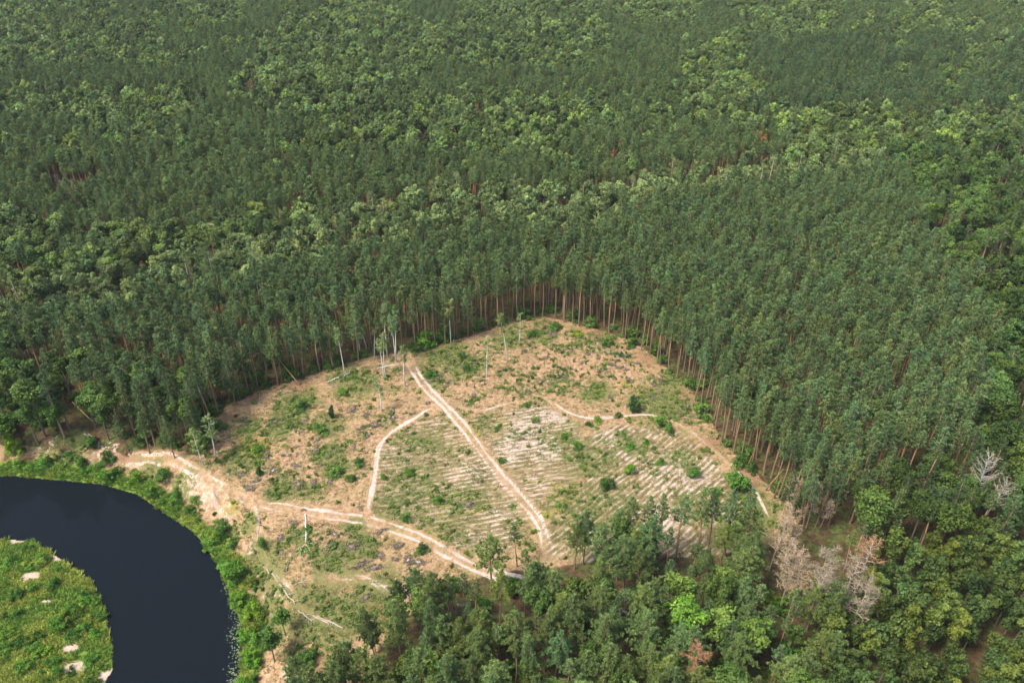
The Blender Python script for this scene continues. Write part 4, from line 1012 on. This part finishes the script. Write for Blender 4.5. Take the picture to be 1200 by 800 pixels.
# leaning dead poles by the dead trees
for px, py, tx, ty, lab in [(897, 574, 919, 550, 'mossy pole leaning right against the pines'), (907, 583, 916, 558, 'yellowish pole leaning beside the mossy one'), (876, 546, 884, 527, 'thin grey pole leaning at the right edge'), (112, 497, 86, 470, 'fallen brown pine stem leaning on the left wood'),
                           (352, 452, 322, 414, 'broken pine leaning into the left stand'), (915, 586, 924, 560, 'bare orange pole leaning by the dead pines')]:
    x, y, z = ground(px, py); L = 9.0; p1 = None
    best = 1e9
    for aa in range(0, 360, 5):
        for ee in range(20, 80, 5):
            q = (x + L * math.cos(R(aa)) * math.cos(R(ee)), y + L * math.sin(R(aa)) * math.cos(R(ee)), z + L * math.sin(R(ee)))
            u, v, _ = proj(*q); er = math.hypot(u - tx, v - ty)
            if er < best: best = er; p1 = q
    t = MB(); bm = t.mi(MB_['pine']); P = [Vector((0, 0, -.1))] + [(Vector(p1) - Vector((x, y, z))) * f for f in (.35, .7, 1)]
    t.tube(P, [.17, .14, .10, .05], bm, 6, [.2, .5, .8, 1])
    for k in range(5):
        q = P[-1] * r.uniform(.5, .95); t.tube([q, q + unit(r) * r.uniform(.5, 1.1)], [.035, .012], bm, 3, [.4, .4], False)
    o = link('leaning_pole', t.mesh('leaning_pole'), None, (x, y, z)); o['label'] = lab; o['category'] = 'leaning trunk'; o['group'] = 'leaning dead stems'

# stumps and brush piles
def stump_pile(seed, rad):
    r = random.Random(seed); t = MB(); c = MB(); bm = t.mi(MB_['char']); cm = t.mi(MB_['cut']); tm = c.mi(MB_['char'])
    n = 9; ring = [(rad * .36 * r.uniform(.75, 1.3), .26 * r.uniform(.6, 1.3)) for _ in range(n)]
    i0 = len(t.v)
    for q, zf in ((1.7, -.1), (1.05, .35), (.92, 1.0)):
        for k in range(n):
            a = 6.283 * k / n; t.v.append(Vector((math.cos(a) * ring[k][0] * q, math.sin(a) * ring[k][0] * q, ring[k][1] * zf))); t.a.append(r.random())
    for l in range(2):
        for k in range(n): t.f.append((i0 + l * n + k, i0 + l * n + (k + 1) % n, i0 + (l + 1) * n + (k + 1) % n, i0 + (l + 1) * n + k)); t.m.append(bm)
    t.f.append(tuple(i0 + 2 * n + k for k in range(n))); t.m.append(cm if seed % 5 == 0 else bm)
    for k in range(44):
        a = r.uniform(0, 6.28); q = 1.15 * rad * math.sqrt(r.random()); p = Vector((math.cos(a) * q, math.sin(a) * q * .7, r.uniform(.0, .22))); d = unit(r); d.z *= .25
        c.tube([p - d * .4, p + d * .4 + Vector((0, 0, .08))], [.06, .03], tm, 4, [r.random(), r.random()], False)
    return t, c
for s in range(5): proto('stump', stump_pile(300 + s, 1.0), 'roots', 'stem')
PILES = [(240 + a / 6, 440 + b_ / 6) for a, b_ in [(360, 740), (770, 750), (880, 750), (660, 770), (775, 530), (580, 560), (440, 570), (640, 635), (810, 635), (1050, 495), (1190, 350), (1140, 430), (1045, 235), (970, 375), (690, 320), (655, 400), (800, 450), (640, 505), (490, 325), (275, 345), (280, 295), (1100, 370), (1135, 280), (920, 520), (265, 700), (480, 670), (1040, 720), (320, 790)]]
PILES += [(200 + a * .3, 560 + b_ * .3) for a, b_ in [(335, 12), (558, 18), (620, 15), (518, 125), (482, 175), (428, 235), (435, 295), (640, 220), (625, 265), (718, 262), (705, 268), (890, 262), (815, 305), (742, 338), (797, 350), (875, 317), (928, 325), (968, 330), (965, 380), (762, 465), (985, 270), (570, 255), (300, 45), (820, 210), (740, 115)]]
PILES += [(420 + a / 6, 430 + b_ / 6) for a, b_ in [(245, 305), (110, 410), (60, 485), (50, 340), (490, 255), (245, 355), (380, 330), (375, 412)]]
PILES += [(420 + a / 6, 540 + b_ / 6) for a, b_ in [(280, 595), (155, 670), (255, 690), (425, 715), (350, 700), (20, 730), (110, 750), (770, 305)]]
def near_lab(px, py):
    for (qx, qy, w) in [(302, 525, 'beside the yellow patch'), (389, 489, 'near the dark young conifer'), (359, 620, 'near the fallen birch below the road'), (447, 470, 'round the thin bare birch'), (300, 480, 'below the left pines'), (500, 660, 'between the lower road and the front stand'), (430, 650, 'in the green grass below the lower road'), (320, 575, 'just above the dirt road'), (380, 560, 'in the lower left clearing'), (440, 500, 'along the thin footpath')]:
        if math.hypot(px - qx, py - qy) < 45: return w
    return 'on the cleared ground left of the field'
for k, (px, py) in enumerate(PILES):
    x, y, z = ground(px, py); s = rng.choice([.65, .8, .95, 1.2]); b = 1
    w = near_lab(px, py); sz = 'large' if s > 1.15 else 'small' if s < .95 else 'medium'
    thing('tree_stump', 'stump', (x, y, z - .02), rng.uniform(0, 6.28), (s * rng.uniform(.8, 1.5), s * rng.uniform(.6, 1.0), s), (1, 1, 1), '%s %sstump with root debris %s' % (sz, 'pale topped ' if k % 5 == 0 else 'dark ', w), 'tree stump', 'old stumps ' + w, k)
# low dark stumps and seedlings of the far clearing
for s in range(3): proto('low_stump', stump_pile(320 + s, .5), 'roots', 'stem')
FARC = pix([(500, 440), (560, 405), (640, 385), (700, 395), (770, 440), (815, 480), (830, 500), (780, 485), (700, 482), (650, 466), (600, 462), (540, 465)])
mn, mx = FARC.min(0), FARC.max(0); cnt = 0
for s in range(2): proto('seedling', make_bush(330 + s, .62, .42, ML['bush'], MB_['broad'], .35, 5), 'leaves', 'stems')
while cnt < 210:
    x, y = rng.uniform(mn[0], mx[0]), rng.uniform(mn[1], mx[1])
    if not inside(FARC, np.array([x]), np.array([y]))[0]: continue
    if float(fbm(x * .07, y * .07, 111)) < rng.uniform(.25, .6): continue
    cnt += 1; z = hz(x, y)
    if cnt % 3 == 0: thing('tree_stump', 'low_stump', (x, y, z - .02), rng.uniform(0, 6.28), rng.uniform(.7, 1.3), (1, 1, 1), 'low dark stump on the straw coloured far clearing', 'tree stump', 'low stumps of the far clearing')
    else:
        s = rng.uniform(.7, 1.5); b = rng.uniform(.45, .9); thing('seedling', 'seedling', (x, y, z - .02), rng.uniform(0, 6.28), s, (b, b * 1.05, b), 'dark green seedling on the straw coloured far clearing', 'seedling', 'seedlings of the far clearing')

# ---- grass
def tuft(seed, n, h, spread):
    r = random.Random(seed); c = MB(); lm = c.mi(ML['grass'])
    for _ in range(n):
        a = r.uniform(0, 6.28); q = spread * math.sqrt(r.random()); p = Vector((math.cos(a) * q, math.sin(a) * q, -.02)); d = Vector((math.cos(a) * r.uniform(.3, 1.6), math.sin(a) * r.uniform(.3, 1.6), 1)).normalized()
        w = d.cross(unit(r)).normalized() * r.uniform(.03, .06) * (1 + h); c.tri(p + w, p - w, p + d * h * r.uniform(.5, 1.1), r.random(), lm)
    return c.mesh('grass_tuft')
nr = np.random.RandomState(3)
gx = nr.uniform(-118, 95, 165000); gy = nr.uniform(58, 205, 165000)
A = masks(gx, gy); wv, pv, dv = land(gx, gy)
trk = np.full(len(gx), 9.0)
for C, hw in TR_PTS: trk = np.minimum(trk, dist(C[::3], gx, gy) / hw)
n1 = fbm(gx * .16, gy * .16, 121); n2 = fbm(gx * .6, gy * .6, 131)
g = A['m_green'] * .8 + A['m_yellow'] * .6 + (n1 - .42) * 1.6 + (n2 - .5) * 1.0
cl = (A['m_clear'] > .5) & ~wv & (trk > 1.05) & (A['m_sand'] < .35)
row = np.maximum(A['m_rowa'], A['m_rowb'])
lush = (A['m_lush'] > .5) & cl
keep = cl & ((nr.rand(len(gx)) < np.clip(.22 + g * .6, .12, .8) * (1 - .2 * row)) | (lush & (nr.rand(len(gx)) < .75)))
def tuft_set(name, sel, label, sc):
    idx = np.nonzero(sel)[0]; hzv = height(gx[idx], gy[idx]); pts, tn, sl, rt = [], [], [], []
    for j, k in enumerate(idx):
        b = rng.uniform(.7, 1.25); q = g[k] + rng.uniform(-.25, .25)
        if lush[k]: t = (.17 * b, .275 * b, .045 * b) if n1[k] < .5 else (.30 * b, .35 * b, .065 * b)
        elif q > .55: t = (.15 * b, .215 * b, .06 * b)
        elif q > .3: t = (.23 * b, .24 * b, .085 * b)
        elif A['m_yellow'][k] > .3: t = (.42 * b, .34 * b, .07 * b)
        else: t = (.40 * b, .29 * b, .14 * b) if rng.random() < .7 else (.24 * b, .20 * b, .09 * b)
        s = rng.uniform(.6, 1.4) * (sc if lush[k] else 1)
        pts.append((gx[k], gy[k], hzv[j])); tn.append(t); sl.append((s, s, s * (1.0 if lush[k] else .75))); rt.append((0, 0, rng.uniform(0, 6.28)))
    scatter(name, pts, rt, sl, tn, [tuft(400 + i, 16, .42, .26) for i in range(4)], label)
wk = cl & ~lush & (nr.rand(len(gx)) < np.clip((g - .2) * .15 + .008, .004, .08) * (1 - .5 * row))
wi = np.nonzero(wk)[0]; wh = height(gx[wi], gy[wi])
wt = []
for k in wi:
    b = rng.uniform(.6, 1.5); h_ = rng.choice([0, 0, .4, .9]); wt.append((b * (1 + h_ * .6), b * (1 + h_ * .25), b * .8))
scatter('weeds', [(gx[k], gy[k], wh[j]) for j, k in enumerate(wi)], [(0, 0, rng.uniform(0, 6.28)) for _ in wi], [(rng.uniform(.6, 1.8), rng.uniform(.6, 1.6), rng.uniform(.5, 1.2)) for _ in wi], wt,
        [joined(make_bush(440 + i, .6, .5, ML['bush'], MB_['broad'], .5, 6), 'weed') for i in range(3)], 'low green weeds and brambles between the grass')
print('WEEDS', len(wi), 'TUFTS', int(keep.sum()))
tuft_set('grass', keep & ~lush, 'dry and green grass tufts over the clearing', 1)
tuft_set('bank_grass', keep & lush, 'lush green grass along the river and on the low point', 1.5)
# floating leaves by the right bank
c = MB(); lm = c.mi(ML['pad']); r = random.Random(9)
for k in range(420):
    px, py = r.choice([(276, 700), (273, 715), (278, 735), (272, 745), (276, 760), (282, 775), (270, 790), (276, 800), (268, 690)])
    x, y = at(px + r.gauss(0, 4), py + r.gauss(0, 7), WATER_Z); a0 = r.uniform(0, 6.28); rr = r.uniform(.05, .16); n0 = len(c.v)
    for j in range(6): c.v.append(Vector((x + rr * math.cos(a0 + j), y + rr * math.sin(a0 + j), WATER_Z + .012 + .002 * (k % 5)))); c.a.append(r.random())
    c.f.append(tuple(range(n0, n0 + 6))); c.m.append(lm)
o = link('floating_water_plants', c.mesh('floating_water_plants')); o['kind'] = 'stuff'; o['tint'] = [1, 1, 1]; o['label'] = 'pale floating water plants along the right bank'

# ------------------------------------------------------------------ haze
HAZE = 0.00004
if HAZE:
    m = bpy.data.materials.new('thin_haze'); m.use_nodes = True; nt = m.node_tree; nt.nodes.remove(nt.nodes['Principled BSDF'])
    pv_ = nt.nodes.new('ShaderNodeVolumePrincipled'); pv_.inputs['Color'].default_value = (.86, .92, 1, 1); pv_.inputs['Density'].default_value = HAZE; pv_.inputs['Anisotropy'].default_value = 0.0
    nt.links.new(pv_.outputs[0], nt.nodes['Material Output'].inputs['Volume'])
    mb = MB(); k = mb.mi(m); a, b_, c0, d0, z0, z1 = -6500, 6500, -3500, 9500, -9.0, 124.0
    P = [Vector(p) for p in [(a, c0, z0), (b_, c0, z0), (b_, d0, z0), (a, d0, z0), (a, c0, z1), (b_, c0, z1), (b_, d0, z1), (a, d0, z1)]]
    mb.v = P; mb.a = [0] * 8
    for f in [(3, 2, 1, 0), (4, 5, 6, 7), (0, 1, 5, 4), (1, 2, 6, 5), (2, 3, 7, 6), (3, 0, 4, 7)]: mb.f.append(f); mb.m.append(k)
    o = link('haze', mb.mesh('haze')); o['kind'] = 'stuff'; o['label'] = 'thin pale haze over the far woods'
